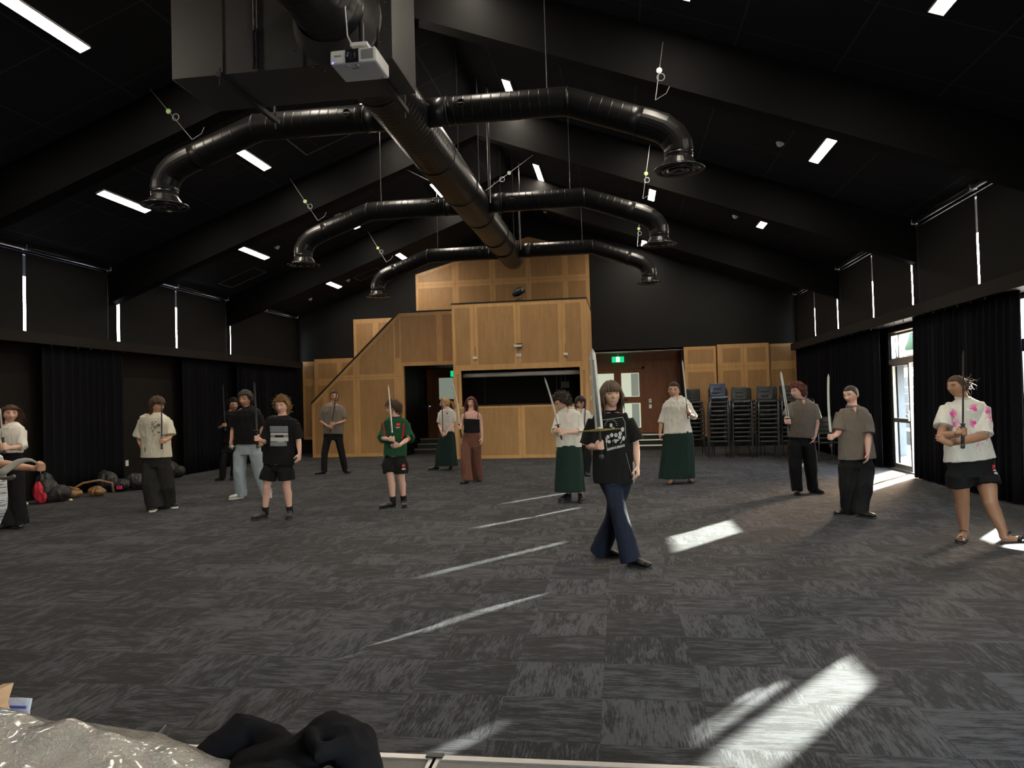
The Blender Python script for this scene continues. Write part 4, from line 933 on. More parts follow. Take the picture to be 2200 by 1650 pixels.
# ------------------------------------------------------------------ people
SK = {}
def skin(c):
    c = tuple(min(.8, v*1.28) for v in c)
    k = 'skin_%02d%02d%02d' % tuple(int(v*99) for v in c)
    m = mat(k, c, .5, var=.07, vscale=14)
    m.node_tree.nodes['Principled BSDF'].inputs['Subsurface Weight'].default_value = .12
    m.node_tree.nodes['Principled BSDF'].inputs['Subsurface Radius'].default_value = (.02, .008, .004)
    return m
def cloth(name, c, rough=.85, bump=.25, **k): return mat(name, c, rough, var=k.get('var', .12), vscale=5, bump=bump, bscale=350, spec=.15, fold=k.get('fold', .28))
M_eyew = mat('eye_white', (.40, .38, .37), .4); M_iris = mat('iris_dark', (.03, .02, .015), .2); M_lip = mat('lip_rose', (.36, .13, .11), .45)
M_lens = glass_mat('spectacle_lens'); M_frame = mat('spectacle_frame', (.02, .018, .018), .3)

def head_pt(d):
    """surface point of the head for unit directions d (n,3): side, forward, up (metres, head 0.23 tall)"""
    x, y, z = d[:, 0], d[:, 1], d[:, 2]
    px = x*.0830; py = y*.1070; pz = z*.117
    low = np.clip((-z-.1)/.9, 0, 1)
    px = px*(1-.34*low**1.1); top = np.clip(z, 0, 1); px = px*(1+.04*np.sin(pi*top))
    py = np.where(y < 0, py*(1-.42*low), py*(1-.03*low)) - .006*low*(y > 0)
    ex = np.exp
    f = (y > 0)*1.0
    nose = ex(-(x/.17)**2)*(ex(-((z+.22)/.13)**2)*.028+ex(-((z+.02)/.18)**2)*.011)
    nost = ex(-((np.abs(x)-.13)/.08)**2-((z+.27)/.07)**2)*.006
    brow = ex(-((z-.17)/.08)**2-(x/.55)**4)*.0045
    sock = -ex(-((np.abs(x)-.40)/.17)**2-((z-.04)/.10)**2)*.0085
    chk = ex(-((np.abs(x)-.5)/.2)**2-((z+.22)/.2)**2)*.004
    mou = ex(-(x/.28)**2)*(ex(-((z+.47)/.045)**2)*.0045+ex(-((z+.60)/.05)**2)*.005-ex(-((z+.535)/.02)**2)*.003)
    chin = ex(-(x/.26)**2-((z+.86)/.14)**2)*.009
    py = py+f*(nose+nost+brow+sock+chk+mou+chin)
    return np.stack([px, py, pz], 1)
def sphdirs(n, m):
    th = np.linspace(0, pi, m+1); ph = np.linspace(0, 2*pi, n, endpoint=False)
    return th, ph
def frame(yaw, pitch=0, roll=0):
    F = Vector((sin(rad(yaw)), -cos(rad(yaw)), 0)); U = Vector((0, 0, 1)); S = F.cross(U)
    F2 = F*cos(rad(pitch))-U*sin(rad(pitch)); U2 = U*cos(rad(pitch))+F*sin(rad(pitch))
    S2 = S*cos(rad(roll))+U2*sin(rad(roll)); U3 = U2*cos(rad(roll))-S*sin(rad(roll))
    return S2, F2, U3
def hw(C, fr, hs, p): return C+(fr[0]*p[0]+fr[1]*p[1]+fr[2]*p[2])*hs
def head_surf(C, fr, hs, rfun=None, n=56, m=44):
    th, ph = sphdirs(n, m); D = [(0, 0, 1)]+[(sin(t)*cos(p), sin(t)*sin(p), cos(t)) for t in th[1:-1] for p in ph]+[(0, 0, -1)]
    D = np.array(D); P = head_pt(D)
    if rfun is not None: P = rfun(D, P)
    vs = [hw(C, fr, hs, p) for p in P]
    fs = [(0, 1+j, 1+(j+1) % n) for j in range(n)]
    fs += [(1+i*n+j, 1+(i+1)*n+j, 1+(i+1)*n+(j+1) % n, 1+i*n+(j+1) % n) for i in range(m-2) for j in range(n)]
    fs += [(len(vs)-1, 1+(m-2)*n+(j+1) % n, 1+(m-2)*n+j) for j in range(n)]
    return vs, fs
def facept(C, fr, hs, x, z, out=0):
    d = np.array([[x, math.sqrt(max(0.05, 1-x*x-z*z)), z]]); p = head_pt(d)[0]; p[1] += out
    return hw(C, fr, hs, p)

def hair(parent, C, fr, hs, style, m, seed=1, fringe=0, L=None, t=None, nl=None, spread=.25, open_=.35):
    rnd = random.Random(seed)
    T = t if t is not None else {'buzz': .004, 'short': .014, 'curly': .026, 'mid': .016, 'long': .013, 'pony': .009, 'bun': .008}[style]
    NZ = {'buzz': .001, 'short': .006, 'curly': .014, 'mid': .004, 'long': .004, 'pony': .002, 'bun': .002}[style]
    hl = .50-.0*fringe
    def inside(x, y, z):
        a = np.clip((y+.15)/.75, 0, 1)          # 0 at the back, 1 at the front
        lim = -.62+(.62+hl)*a**.9
        return z-lim
    def rf(D, P):
        k = np.clip(inside(D[:, 0], D[:, 1], D[:, 2])/.10, -1, 1)
        nz = np.array([noise.noise(Vector(d)*(9 if style == 'curly' else 5)+Vector((seed, 0, 0))) for d in D])
        thick = (T+NZ*nz)*(1+.35*np.clip(D[:, 2], 0, 1))
        s = np.where(k > 0, thick*np.clip(k*1.5, 0.15, 1), -.008+.0*k)
        Ln = np.linalg.norm(P, axis=1, keepdims=True)
        return P*(1+(s[:, None]/Ln))
    mb = MB(); vs, fs = head_surf(C, fr, hs, rf, 48, 36); mb.add(vs, fs)
    G0 = Vector((0, 0, -1))
    nl = nl if nl is not None else {'buzz': 0, 'short': 230, 'curly': 420, 'mid': 420, 'long': 420, 'pony': 150, 'bun': 150}[style]
    L = L or {'short': .05, 'curly': .055, 'mid': .17, 'long': .27, 'pony': .06, 'bun': .06, 'buzz': .01}[style]
    S, F, U = fr
    def loc(p): q = (p-C)/hs; return Vector((q.dot(S)/.0830, q.dot(F)/.108, q.dot(U)/.117))
    cnt = 0; tries = 0
    while cnt < nl and tries < nl*12:
        tries += 1
        d = Vector((rnd.gauss(0, 1), rnd.gauss(0, 1), rnd.gauss(0, 1)+.5)).normalized()
        if inside(d.x, d.y, d.z) < .02: continue
        if style in ('mid', 'long') and d.z < .0 and rnd.random() < .3: continue
        cnt += 1
        p0 = head_pt(np.array([[d.x, d.y, d.z]]))[0]; pos = hw(C, fr, hs, p0*(1+T*.6/.1))
        nrm = (pos-C).normalized()
        if style in ('pony', 'bun'):
            tgt = hw(C, fr, hs, (0, -.10, .02)); v = (tgt-pos).normalized()
        elif style in ('curly',): v = (nrm*.15+Vector((rnd.gauss(0, 1), rnd.gauss(0, 1), rnd.gauss(0, 1)))*.6).normalized()
        else:
            crown = hw(C, fr, hs, (0, -.03, .115)); v = (pos-crown); v = (v-nrm*v.dot(nrm)); v = v.normalized() if v.length > 1e-4 else S
            v = (v+F*.35*(1 if fringe and d.y > .1 else 0)).normalized()
        LL = L*(.7+.6*rnd.random()); k = 7; st_ = LL/k; P = [pos.copy()]; R = []
        sw = rnd.uniform(-1, 1)
        wv = rnd.uniform(0, 6.28); cax = (nrm*1.2+Vector((rnd.gauss(0, 1), rnd.gauss(0, 1), rnd.gauss(0, 1)))*.5).normalized()
        stop = False
        for i in range(k):
            gz = {'curly': .12, 'short': .25, 'pony': 0, 'bun': 0, 'buzz': 0}.get(style, .42)
            jit = spread*({'curly': .5}.get(style, 1))
            if style == 'curly':
                v = Matrix.Rotation(rad(48), 3, cax) @ v
            v = (v+G0*gz+Vector((rnd.gauss(0, 1), rnd.gauss(0, 1), rnd.gauss(0, 1)))*jit*.35+S*(.06*sin(wv+i*1.3))).normalized()
            pos = pos+v*st_
            q = loc(pos); lim = 1.0+T/.10*(.9+.5*abs(sw)) if style not in ('pony', 'bun') else 1.0+T/.1
            if q.z > -1.15 and q.length < lim:
                q2 = q*(lim/q.length); pos = C+(S*q2.x*.0830+F*q2.y*.108+U*q2.z*.117)*hs
            q = loc(pos)
            zlow = .42 if not fringe else (.42-fringe)
            if q.y > open_ and (abs(q.x) < .62 or open_ < .3) and q.z < zlow: stop = True
            if q.y > .80 and q.z < zlow: stop = True
            if stop: break
            P.append(pos.copy())
        if len(P) < 3: continue
        n_ = len(P); r0 = {'curly': .0105, 'short': .008, 'pony': .006, 'bun': .006}.get(style, .010)*hs
        R = [(r0*(1-.75*(i/(n_-1))**1.5), r0*.5*(1-.75*(i/(n_-1))**1.5)) for i in range(n_)]
        mb.tube(P, R, side=v.cross(nrm)+Vector((.001, 0, 0)), n=5)
    if style == 'pony':
        b0 = hw(C, fr, hs, (0, -.095, .03))
        for i in range(70):
            a = rnd.gauss(0, .016), rnd.gauss(0, .016); P = [b0+S*a[0]*.5+U*a[1]*.5]
            v = (-F*.9+U*.2+S*a[0]*12).normalized()
            for j in range(7): v = (v+G0*.42+Vector((rnd.gauss(0, .08),)*3)).normalized(); P.append(P[-1]+v*(L*4.2/7)*(.8+.3*rnd.random()))
            mb.tube(P, [.006*hs*(1-.7*j/7) for j in range(8)], n=5)
    if style == 'bun':
        b0 = hw(C, fr, hs, (0, -.135, .02)); mb.ball(b0, .035*hs, 12)
        for i in range(110):
            d = Vector((rnd.gauss(0, 1), rnd.gauss(0, 1), rnd.gauss(0, 1))).normalized(); P = [b0+d*.02]; v = d
            for j in range(6): v = (v+Vector((rnd.gauss(0, 1), rnd.gauss(0, 1), rnd.gauss(0, 1)-.1))*.55).normalized(); P.append(P[-1]+v*.012*(1 if i < 80 else 1.9))
            mb.tube(P, [.0045*(1-.6*j/6) for j in range(7)], n=4)
    return mb.build('hair', m, parent, True)

def add_face(t, C, fr, hs, browm, lipm=M_lip, glasses=False):
    for s in (-1, 1):
        e = facept(C, fr, hs, s*.40, .055, -.0092); mb = MB()
        mb.ball(e, .0118*hs, 12); mb.cur = 1
        q = e+fr[1]*.0068*hs; mb.ball(q, .0074*hs, 10); mb.build('eye', [M_eyew, M_iris], t, True)
        P = [facept(C, fr, hs, s*x, z, .0018) for x, z in ((.56, .085), (.46, .125), (.36, .13), (.25, .085))]
        MB().tube(P, [.0016*hs]*4, n=6).build('eyelid', M_iris, t, True)
        P = [facept(C, fr, hs, s*x, z, .002) for x, z in ((.66, .20), (.52, .265), (.36, .265), (.2, .225))]
        MB().tube(P, [(.0016*hs, .003*hs), (.002*hs, .0042*hs), (.002*hs, .0045*hs), (.0015*hs, .0035*hs)], side=fr[1], n=6).build('eyebrow', browm, t, True)
    P = [facept(C, fr, hs, x, -.53+.012*abs(x)*3, .0035-.012*abs(x)) for x in (-.30, -.18, -.06, .06, .18, .30)]
    MB().tube(P, [(.002*hs, .002*hs), (.004*hs, .0055*hs), (.0045*hs, .0065*hs), (.0045*hs, .0065*hs), (.004*hs, .0055*hs), (.002*hs, .002*hs)], side=fr[1], n=8).build('mouth', lipm, t, True)
    if glasses:
        g = empty_part('glasses', t); m = MB()
        for s in (-1, 1):
            c = facept(C, fr, hs, s*.40, .03, .016)
            ring = [c+(fr[0]*(.026*cos(a))+fr[2]*(.021*sin(a)))*hs for a in [i*pi/9 for i in range(19)]]
            m.tube(ring, [.0022*hs]*19, side=fr[1], n=5, caps=False)
            m.tube([c+fr[0]*s*.026*hs, hw(C, fr, hs, (s*.088, .055, .006)), hw(C, fr, hs, (s*.092, -.01, .006))], [.002*hs]*3, n=5)
        m.tube([facept(C, fr, hs, -.17, .045, .017), facept(C, fr, hs, .17, .045, .017)], [.002*hs]*2, n=5)
        o = m.build('glasses', M_frame, t, True); bpy.data.objects.remove(g)
        for s in (-1, 1):
            c = facept(C, fr, hs, s*.40, .03, .016); mb = MB()
            vs = [c+(fr[0]*(.025*cos(a))+fr[2]*(.020*sin(a)))*hs for a in [i*pi/9 for i in range(18)]]; mb.add(vs, [tuple(range(18))]); mb.build('lens', M_lens, o)
def empty_part(n, t): o = bpy.data.objects.new(n, None); COL.objects.link(o); return o

def palm_open(mb, W, d, n_, side, hs=1.0, curl=18, spread=.10, thumb=True):
    """relaxed hand: d towards fingertips, n_ palm normal, side = towards the little finger"""
    d = d.normalized(); side = (side-d*side.dot(d)).normalized(); n_ = d.cross(side) if n_ is None else (n_-d*n_.dot(d)).normalized()
    mb.tube([W-d*.02, W+d*.02*hs, W+d*.055*hs, W+d*.088*hs], [(.027*hs, .021*hs), (.033*hs, .018*hs), (.041*hs, .0165*hs), (.038*hs, .013*hs)], side=side, n=12, dome=.15)
    for k, (o, ln) in enumerate(((-.029, .068), (-.010, .077), (.010, .072), (.028, .056))):
        p = W+d*(.078-.004*abs(k-1))*hs+side*o*hs; v = (d+side*(o*spread*14)).normalized(); P = [p]
        for j, q in enumerate((.45, .32, .23)):
            a = rad(curl*(1+.25*j+.12*k)); v = (v*cos(a)+n_*sin(a)).normalized(); P.append(P[-1]+v*ln*q*hs)
        mb.tube(P, [.0088*hs, .0082*hs, .0076*hs, .0062*hs], side=side, n=8, dome=.6)
    if thumb:
        p = W+d*.022*hs-side*.026*hs+n_*.004; v = (d*.7-side*.6+n_*.35).normalized(); P = [p, p+v*.034*hs]; v = (v+d*.5+n_*.25).normalized(); P.append(P[-1]+v*.028*hs); P.append(P[-1]+v*.020*hs)
        mb.tube(P, [.0135*hs, .0108*hs, .0095*hs, .0075*hs], n=8, dome=.6)
def palm_grip(mb, W, Cg, g, h=1, rg=.015, hs=1.0):
    g = g.normalized(); d = (Cg-W); d = (d-g*d.dot(g)); d = d.normalized() if d.length > 1e-3 else g.orthogonal().normalized()
    s = g.cross(d)*h; R = rg+.0095*hs
    pc = Cg-s*(rg+.0125*hs)
    mb.tube([W, W*.45+(pc-d*.05*hs)*.55, pc-d*.035*hs, pc+d*.012*hs], [(.025*hs, .022*hs), (.030*hs, .020*hs), (.038*hs, .0165*hs), (.036*hs, .0125*hs)], side=g, n=12, dome=.2)
    for k, o in enumerate((.029, .010, -.010, -.028)):
        cc = Cg+g*o*hs; P = []
        for a in (-62, -25, 15, 58, 100, 142, 175): P.append(cc+(d*cos(rad(a))+s*sin(rad(a)))*R*(1.18 if a in (-25, 15) else 1.0))
        mb.tube(P, [.0100*hs, .0098*hs, .0096*hs, .0092*hs, .0088*hs, .0080*hs, .0068*hs], side=g, n=8, dome=.5)
    P = [pc-d*.03*hs+g*.018*hs, Cg+(-d*.75-s*.62)*(R+.004)+g*.036*hs, Cg+(-d*.95+s*.25)*(R+.002)+g*.044*hs, Cg+(-d*.3+s*.95)*(R+.002)+g*.040*hs, Cg+(d*.3+s)*(R)+g*.034*hs]
    mb.tube(P, [.015*hs, .0125*hs, .0108*hs, .0098*hs, .008*hs], n=8, dome=.5)

def shoe(parent, c, yaw, kind, mm, solem, sc=1.0, lift=0, pitch=0):
    t = Vector((sin(rad(yaw)), -cos(rad(yaw)), 0)); s = Vector((t.y, -t.x, 0)); L = .258*sc
    c = Vector(c)+Vector((0, 0, lift)); zz = Vector((0, 0, 1)); tt = (t*cos(rad(pitch))+zz*sin(rad(pitch)))
    h0 = c-t*L*.45
    def q(a, z): return h0+tt*(a*L)+zz*z*sc
    hi = {'boot': .16, 'sneaker': .075, 'shoe': .068, 'sandal': .0}[kind]; st0 = {'boot': .040, 'sneaker': .028, 'shoe': .018, 'sandal': .022}[kind]
    out = [(-.02, 0), (.02, .026), (.12, .034), (.35, .032), (.6, .044), (.75, .048), (.9, .040), (.98, .022), (1.0, 0)]
    poly = [(a, w) for a, w in out]+[(a, -w) for a, w in out[-2:0:-1]]
    so = MB(); n = len(poly); vs = [q(a, 0)+s*w*sc for a, w in poly]+[q(a, st0)+s*w*sc*.97 for a, w in poly]
    so.add(vs, [tuple(range(n-1, -1, -1)), tuple(range(n, 2*n))]+[(i, (i+1) % n, (i+1) % n+n, i+n) for i in range(n)])
    if kind == 'sandal':
        o = so.build('sandal', solem, parent)
        for a, w, zt in ((.62, .047, .052), (.80, .046, .04)):
            P = [q(a, .012)+s*w, q(a+.02, zt)+s*w*.75, q(a+.03, zt+.014), q(a+.02, zt)-s*w*.75, q(a, .012)-s*w]
            MB().tube(P, [(.018, .003)]*5, side=t, n=8).build('strap', mm, o, True)
        P = [q(.12, .06)+s*.034, q(.30, .105)+s*.028, q(.36, .112), q(.30, .105)-s*.028, q(.12, .06)-s*.034, q(.02, .075), q(.12, .06)+s*.034]
        MB().tube(P, [(.009, .003)]*7, side=zz, n=8, caps=False).build('strap', mm, o, True)
        return o
    up = MB(); b = st0*.6
    pts = [(.0, .038), (.10, .046), (.25, .050), (.42, .046), (.6, .036), (.78, .032), (.93, .028)]
    R = [(.026, .030), (.035, .042), (.036, .046), (.036, .038), (.043, .028), (.045, .026), (.034, .020)]
    up.tube([q(a, z+b) for a, z in pts], [(r0*sc, r1*sc) for r0, r1 in R], side=s, n=14, dome=.25)
    up.tube([q(.15, .04+b), q(.14, hi+b)], [(.034*sc, .042*sc), (.036*sc, .044*sc)], side=s, n=14)
    o = fused(up, 'boot' if kind == 'boot' else 'shoe', mm, parent, vox=.006, smooth=3)
    so.build('sole', solem, o)
    return o
def ankle_of(c, yaw, sc=1.0, lift=0):
    t = Vector((sin(rad(yaw)), -cos(rad(yaw)), 0)); return Vector(c)-t*(.27*sc*.30)+Vector((0, 0, .095+lift))

def polyfrac(P, f):
    P = [Vector(p) for p in P]; L = [(P[i+1]-P[i]).length for i in range(len(P)-1)]; T = sum(L)*f; out = [P[0]]
    for i, l in enumerate(L):
        if T <= l+1e-9: out.append(P[i].lerp(P[i+1], T/l)); break
        out.append(P[i+1]); T -= l
    return out
def decal(surf, prims, at3, m, name, parent, off=.003):
    # printed marks lie on the cloth they belong to
    me = surf.data; bv = BVHTree.FromPolygons([v.co for v in me.vertices], [p.vertices[:] for p in me.polygons])
    mb = MB()
    for pr in prims:
        if pr[0] == 'q':
            (a, b, c, d), (nx, ny) = pr[1], pr[2]; pts = []
            for j in range(ny+1):
                for i in range(nx+1):
                    u, v = i/nx, j/ny; x = (a[0]*(1-u)+b[0]*u)*(1-v)+(d[0]*(1-u)+c[0]*u)*v; y = (a[1]*(1-u)+b[1]*u)*(1-v)+(d[1]*(1-u)+c[1]*u)*v; pts.append((x, y))
            w = nx+1; fs = [(j*w+i, j*w+i+1, (j+1)*w+i+1, (j+1)*w+i) for j in range(ny) for i in range(nx)]
        else:
            (x, y, rx, ry) = pr[1]; pts = [(x, y)]+[(x+rx*cos(i*pi/7), y+ry*sin(i*pi/7)) for i in range(14)]; fs = [(0, 1+i, 1+(i+1) % 14) for i in range(14)]
        vs = []
        for (x, y) in pts:
            p = at3(x, y); o = Vector((p.x, p.y-1.0, p.z)); h = bv.ray_cast(o, Vector((0, 1, 0)))
            vs.append(h[0]-Vector((0, off, 0)) if h[0] is not None else None)
        fs = [f for f in fs if all(vs[i] is not None for i in f)]
        vs = [v if v is not None else Vector((0, 0, 0)) for v in vs]
        used = sorted({i for f in fs for i in f}); mp = {k: i for i, k in enumerate(used)}
        mb.add([vs[i] for i in used], [tuple(mp[i] for i in f) for f in fs])
    return mb.build(name, m, parent) if mb.v else None
def rect(x0, y0, x1, y1, nx=6, ny=6): return ('q', ((x0, y0), (x1, y0), (x1, y1), (x0, y1)), (nx, ny))
def line(x0, y0, x1, y1, w, n=6):
    L = math.hypot(x1-x0, y1-y0); px, py = -(y1-y0)/L*w/2, (x1-x0)/L*w/2
    return ('q', ((x0+px, y0+py), (x1+px, y1+py), (x1-px, y1-py), (x0-px, y0-py)), (n, 1))

def human(D):
    ox, oy, s = D['cp']; full = lambda x, y: (ox+x/s, oy+y/s)
    ft = D['feet']; gs = {k: (G(*full(*v[:2])) if len(v) < 5 else Vector(v[4])) for k, v in ft.items()}
    Y0 = D.get('Y') or sum(g.y for g in gs.values())/len(gs)
    Y0 += D.get('dY', 0)
    P = lambda x, y, dy=0: at(*full(x, y), Y0+dy)
    mpx = (P(100, 100)-P(0, 100)).length/100
    t = empty('person', (P(D['head'][0], D['head'][1]).x, Y0, 0), D['label'], 'person')
    vox = D.get('vox', .0075); sk = skin(D['skin']); fat = D.get('build', 1.0)
    body = MB()
    # head and neck
    hx, hy, hdy, hh = D['head'][:4]; yaw, pitch, roll = D['look']; hs = hh*mpx/.234*.985; C = P(hx, hy, hdy)-Vector((0, 0, .010*hs))
    fr = frame(yaw, pitch, roll)
    vs, fs = head_surf(C, fr, hs); body.add(vs, fs)
    for sd in (-1, 1):
        R3 = Matrix((fr[0], fr[1], fr[2])).transposed()
        body.ball(hw(C, fr, hs, (sd*.085, -.008, -.006)), (.009*hs, .017*hs, .030*hs), 12, R3)
    nb = P(*D['neck']); tyaw = D.get('tyaw', 0); side = Vector((cos(rad(tyaw)), sin(rad(tyaw)), 0))
    body.tube([nb-Vector((0, 0, .05)), nb, C+(nb-C)*.45-fr[1]*.012, C-fr[1]*.02*hs-fr[2]*.02*hs], [(.075*fat, .062*fat), (.060*fat, .056*fat), (.052*fat, .055*fat), (.05*hs, .052*hs)], side=side, n=16)
    # torso
    kd = D.get('kd', .56); dyt = D.get('tdy', 0)
    def rows(R, infl=1.0, kd=kd, add=0):
        pts = []; rad_ = []
        for r in R:
            y, xl, xr = r[:3]; dd = r[3] if len(r) > 3 else 0; k = r[4] if len(r) > 4 else kd
            w = (xr-xl)/2*mpx*infl+add; pts.append(P((xl+xr)/2, y, dyt+dd)); rad_.append((max(.01, w), max(.055, w*k)))
        return pts, rad_
    top = D['torso']; a_, b_ = rows(top, .90, add=-.008); body.tube(a_, b_, side=side, n=20)
    hips = D['hips']; hk = kd*.86; a_, b_ = rows(hips, .84, kd=hk, add=-.008); body.tube(a_, b_, side=side, n=20)
    # arms
    arms = {}
    for k, A in D['arms'].items():
        pts = [P(*p) for p in A['p']]; arms[k] = pts; f = fat*A.get('f', 1)
        sh, el, wr = pts[0], pts[1], pts[2]
        sh = sh-Vector((0, 0, .02)); m1 = sh.lerp(el, .5); m2 = el.lerp(wr, .35)
        body.tube([sh, m1, el, m2, wr], [.034*f, .041*f, .037*f, (.036*f), (.025*f, .021*f)], n=14, dome=0)
        hd = A['hand']; h = A.get('h', 1 if k == 'a' else -1)
        if hd[0] == 'grip':
            sw = D['swords'][hd[1]]; g, cen = sw['axis'](Y0, full), P(*hd[2])
            base = sw['base'](Y0, full); cen = base+g*(cen-base).dot(g)
            palm_grip(body, wr, cen, g, h, sw.get('rg', .015), D.get('hand', 1.0))
        elif hd[0] == 'open':
            tip = P(*hd[1]); d = tip-wr; sd = Vector(hd[2]) if len(hd) > 2 else Vector((0, 1, 0)); n_ = Vector(hd[3]) if len(hd) > 3 else None
            palm_open(body, wr, d, n_, sd, D.get('hand', 1.0), curl=A.get('curl', 16))
    # legs
    legs = {}
    for k, Lg in D['legs'].items():
        hip = P(*Lg[0]); an = ankle_of(gs[k], ft[k][2], lift=(ft[k][3] if len(ft[k]) > 3 else 0)); kn = P(*Lg[1])
        if len(Lg[1]) < 3: kn = at(*full(*Lg[1][:2]), hip.y*.5+an.y*.5-.04)
        legs[k] = (hip, kn, an); f = D.get('legf', 1.0)*fat
        cf = kn.lerp(an, .28)+Vector((0, .012, 0)); fw = Vector((0, 0, 0))
        body.tube([hip, hip.lerp(kn, .5), kn.lerp(hip, .12), kn, kn.lerp(an, .12), cf, kn.lerp(an, .62), an.lerp(kn, .12), an-Vector((0, 0, .03))],
                  [.060*f, .070*f, .055*f, .054*f, .050*f, .054*f, .042*f, .034*f, .034*f], n=16)
        if D['shoes'][0] == 'sandal':
            c = gs[k]; yw = ft[k][2]; tv = Vector((sin(rad(yw)), -cos(rad(yw)), 0)); sv = Vector((tv.y, -tv.x, 0)); lf = (ft[k][3] if len(ft[k]) > 3 else 0)
            h0 = c-tv*.27*.45+Vector((0, 0, .024+lf))
            body.tube([h0+tv*.02+Vector((0, 0, .026)), h0+tv*.07+Vector((0, 0, .035)), h0+tv*.13+Vector((0, 0, .032)), h0+tv*.19+Vector((0, 0, .016)), h0+tv*.215+Vector((0, 0, .012))], [(.026, .026), (.032, .036), (.036, .03), (.042, .017), (.040, .012)], side=sv, n=14, dome=.3)
            for i in range(5):
                o_ = (-.032+.016*i); b0 = h0+tv*(.215-.004*i)+sv*o_+Vector((0, 0, .010)); body.tube([b0, b0+tv*(.034-.004*i)], [.0085-.0006*i+(.002 if i == 0 else 0)]*2, n=8, dome=.6)
    bo = fused(body, 'body', sk, t, vox=vox, smooth=D.get('smooth', 2))
    add_face(t, C, fr, hs, D.get('browm') or D['hairm'], glasses=D.get('glasses', False))
    hair(t, C, fr, hs, D['hair'][0], D['hairm'], **D['hair'][1])
    if D.get('hairfn'): D['hairfn'](t, C, fr, hs)
    # lower garment
    lo = D['lower']; mb = MB(); kind = lo['kind']
    if kind == 'skirt':
        R = lo['rows']; k = len(R); n = 110; ph = lo.get('pleats', 12); amp = lo.get('amp', .03)*1.5+.015; vs = []
        sub = 10; RR = []
        for i in range(k-1):
            for j in range(sub): u = j/sub; RR.append([R[i][q]*(1-u)+R[i+1][q]*u for q in range(3)])
        RR.append(list(R[-1][:3]))
        for i, (y, xl, xr) in enumerate(RR):
            c = P((xl+xr)/2, y, dyt); w = (xr-xl)/2*mpx; kk = i/(len(RR)-1); dpt = max(w*lo.get('kd', .72), .12)
            for j in range(n):
                a = 2*pi*j/n; m_ = 1+amp*kk*sin(ph*a+2.2*sin(a*2)+1.1*kk+lo.get('seed', 0))+.02*kk*noise.noise(Vector((a*2, kk*3, lo.get('seed', 0))))*2
                vs.append(c+side*(w*cos(a)*m_)+Vector((-side.y, side.x, 0))*(dpt*sin(a)*m_))
        fs = [(i*n+j, i*n+(j+1) % n, (i+1)*n+(j+1) % n, (i+1)*n+j) for i in range(len(RR)-1) for j in range(n)]+[tuple(range(n-1, -1, -1))]
        mb.add(vs, fs); o = mb.build('skirt', lo['m'], t, True); sd_ = o.modifiers.new('s', 'SOLIDIFY'); sd_.thickness = .006; lower = o
    else:
        a_, b_ = rows(hips, .93, kd=hk); b_[0] = (b_[0][0]*.94, b_[0][1]*.9); mb.tube(a_, b_, side=side, n=24)
        rt, rk, rh = lo['r']; rt = min(rt, .112)
        for k, (hip, kn, an) in legs.items():
            pl = polyfrac([hip, kn, an], lo.get('f', 1.0)) if lo.get('f', 1.0) < 1 else [hip, kn, an+Vector((0, 0, lo.get('drop', -.045)))]
            if len(pl) == 2: PP = [pl[0], pl[0].lerp(pl[1], .5), pl[1]]; RRr = [rt, (rt+rh)/2, rh]
            elif lo.get('f', 1.0) < 1: PP = [pl[0], pl[0].lerp(pl[1], .5), pl[1], pl[2]]; RRr = [rt, rt*.5+rk*.5, rk, rh]
            else: PP = [pl[0], pl[0].lerp(pl[1], .5), pl[1], pl[1].lerp(pl[2], .5), pl[2]]; RRr = [rt, rt*.45+rk*.55, rk, rk*.5+rh*.5, rh]
            PP = [PP[0]+Vector((0, 0, .05))]+[PP[0]-Vector((0, 0, .02))]+PP[1:]; RRr = [RRr[0]*.72]+RRr; mb.tube(PP, [(r, r*1.02) for r in RRr], n=20, dome=0)
        lower = fused(mb, 'shorts' if kind == 'shorts' else 'trousers', lo['m'], t, vox=vox*1.1, smooth=8, wr=lo.get('wr', .012), wscale=lo.get('ws', 7))
    # upper garment
    u = D['upper']; mb = MB(); a_, b_ = rows(u.get('rows', top), 1.0); a_[0] = a_[0]-Vector((0, 0, .012)); b_[0] = (max(b_[0][0]*1.06, .066), max(b_[0][1]*1.0, .062)); mb.tube(a_, b_, side=side, n=28)
    for k, pts in arms.items():
        if not u.get('sleeve'): break
        sf = u['sleeve'] if not isinstance(u['sleeve'], dict) else u['sleeve'][k]
        pl = polyfrac(pts[:3], sf); r0, r1 = u.get('r', (.066, .075)); r0 = min(r0*fat, .062); r1 *= fat*.94; pl[0] = pl[0]+Vector((0, 0, -.006))
        mb.tube([pl[0]+(nb-pl[0])*.3-Vector((0, 0, .03)), pl[0]], [r0*.9, r0], n=16, dome=.3)
        n_ = len(pl); 
        if n_ == 2: mb.tube([pl[0], pl[0].lerp(pl[1], .5), pl[1]], [(r0, r0), ((r0+r1)/2, (r0+r1)/2), (r1, r1*.9)], n=18, dome=0)
        else: mb.tube([pl[0], pl[0].lerp(pl[1], .5), pl[1], pl[2]], [r0, r0*.95, r1*1.05, r1], n=18, dome=0)
    up = fused(mb, u.get('name', 'shirt'), u['m'], t, vox=vox, smooth=7, wr=u.get('wr', .010), wscale=u.get('ws', 8))
    if u.get('collar') == 'crew':
        c = a_[0]; ring = [c+side*((b_[0][0]*1.0)*cos(q))+Vector((-side.y, side.x, 0))*(b_[0][1]*1.0*sin(q))+Vector((0, 0, .004+.008*sin(q))) for q in [i*pi/12 for i in range(25)]]
        MB().tube(ring, [(.007, .010)]*25, n=8, caps=False).build('neck_rib', u.get('rib', u['m']), up, True)
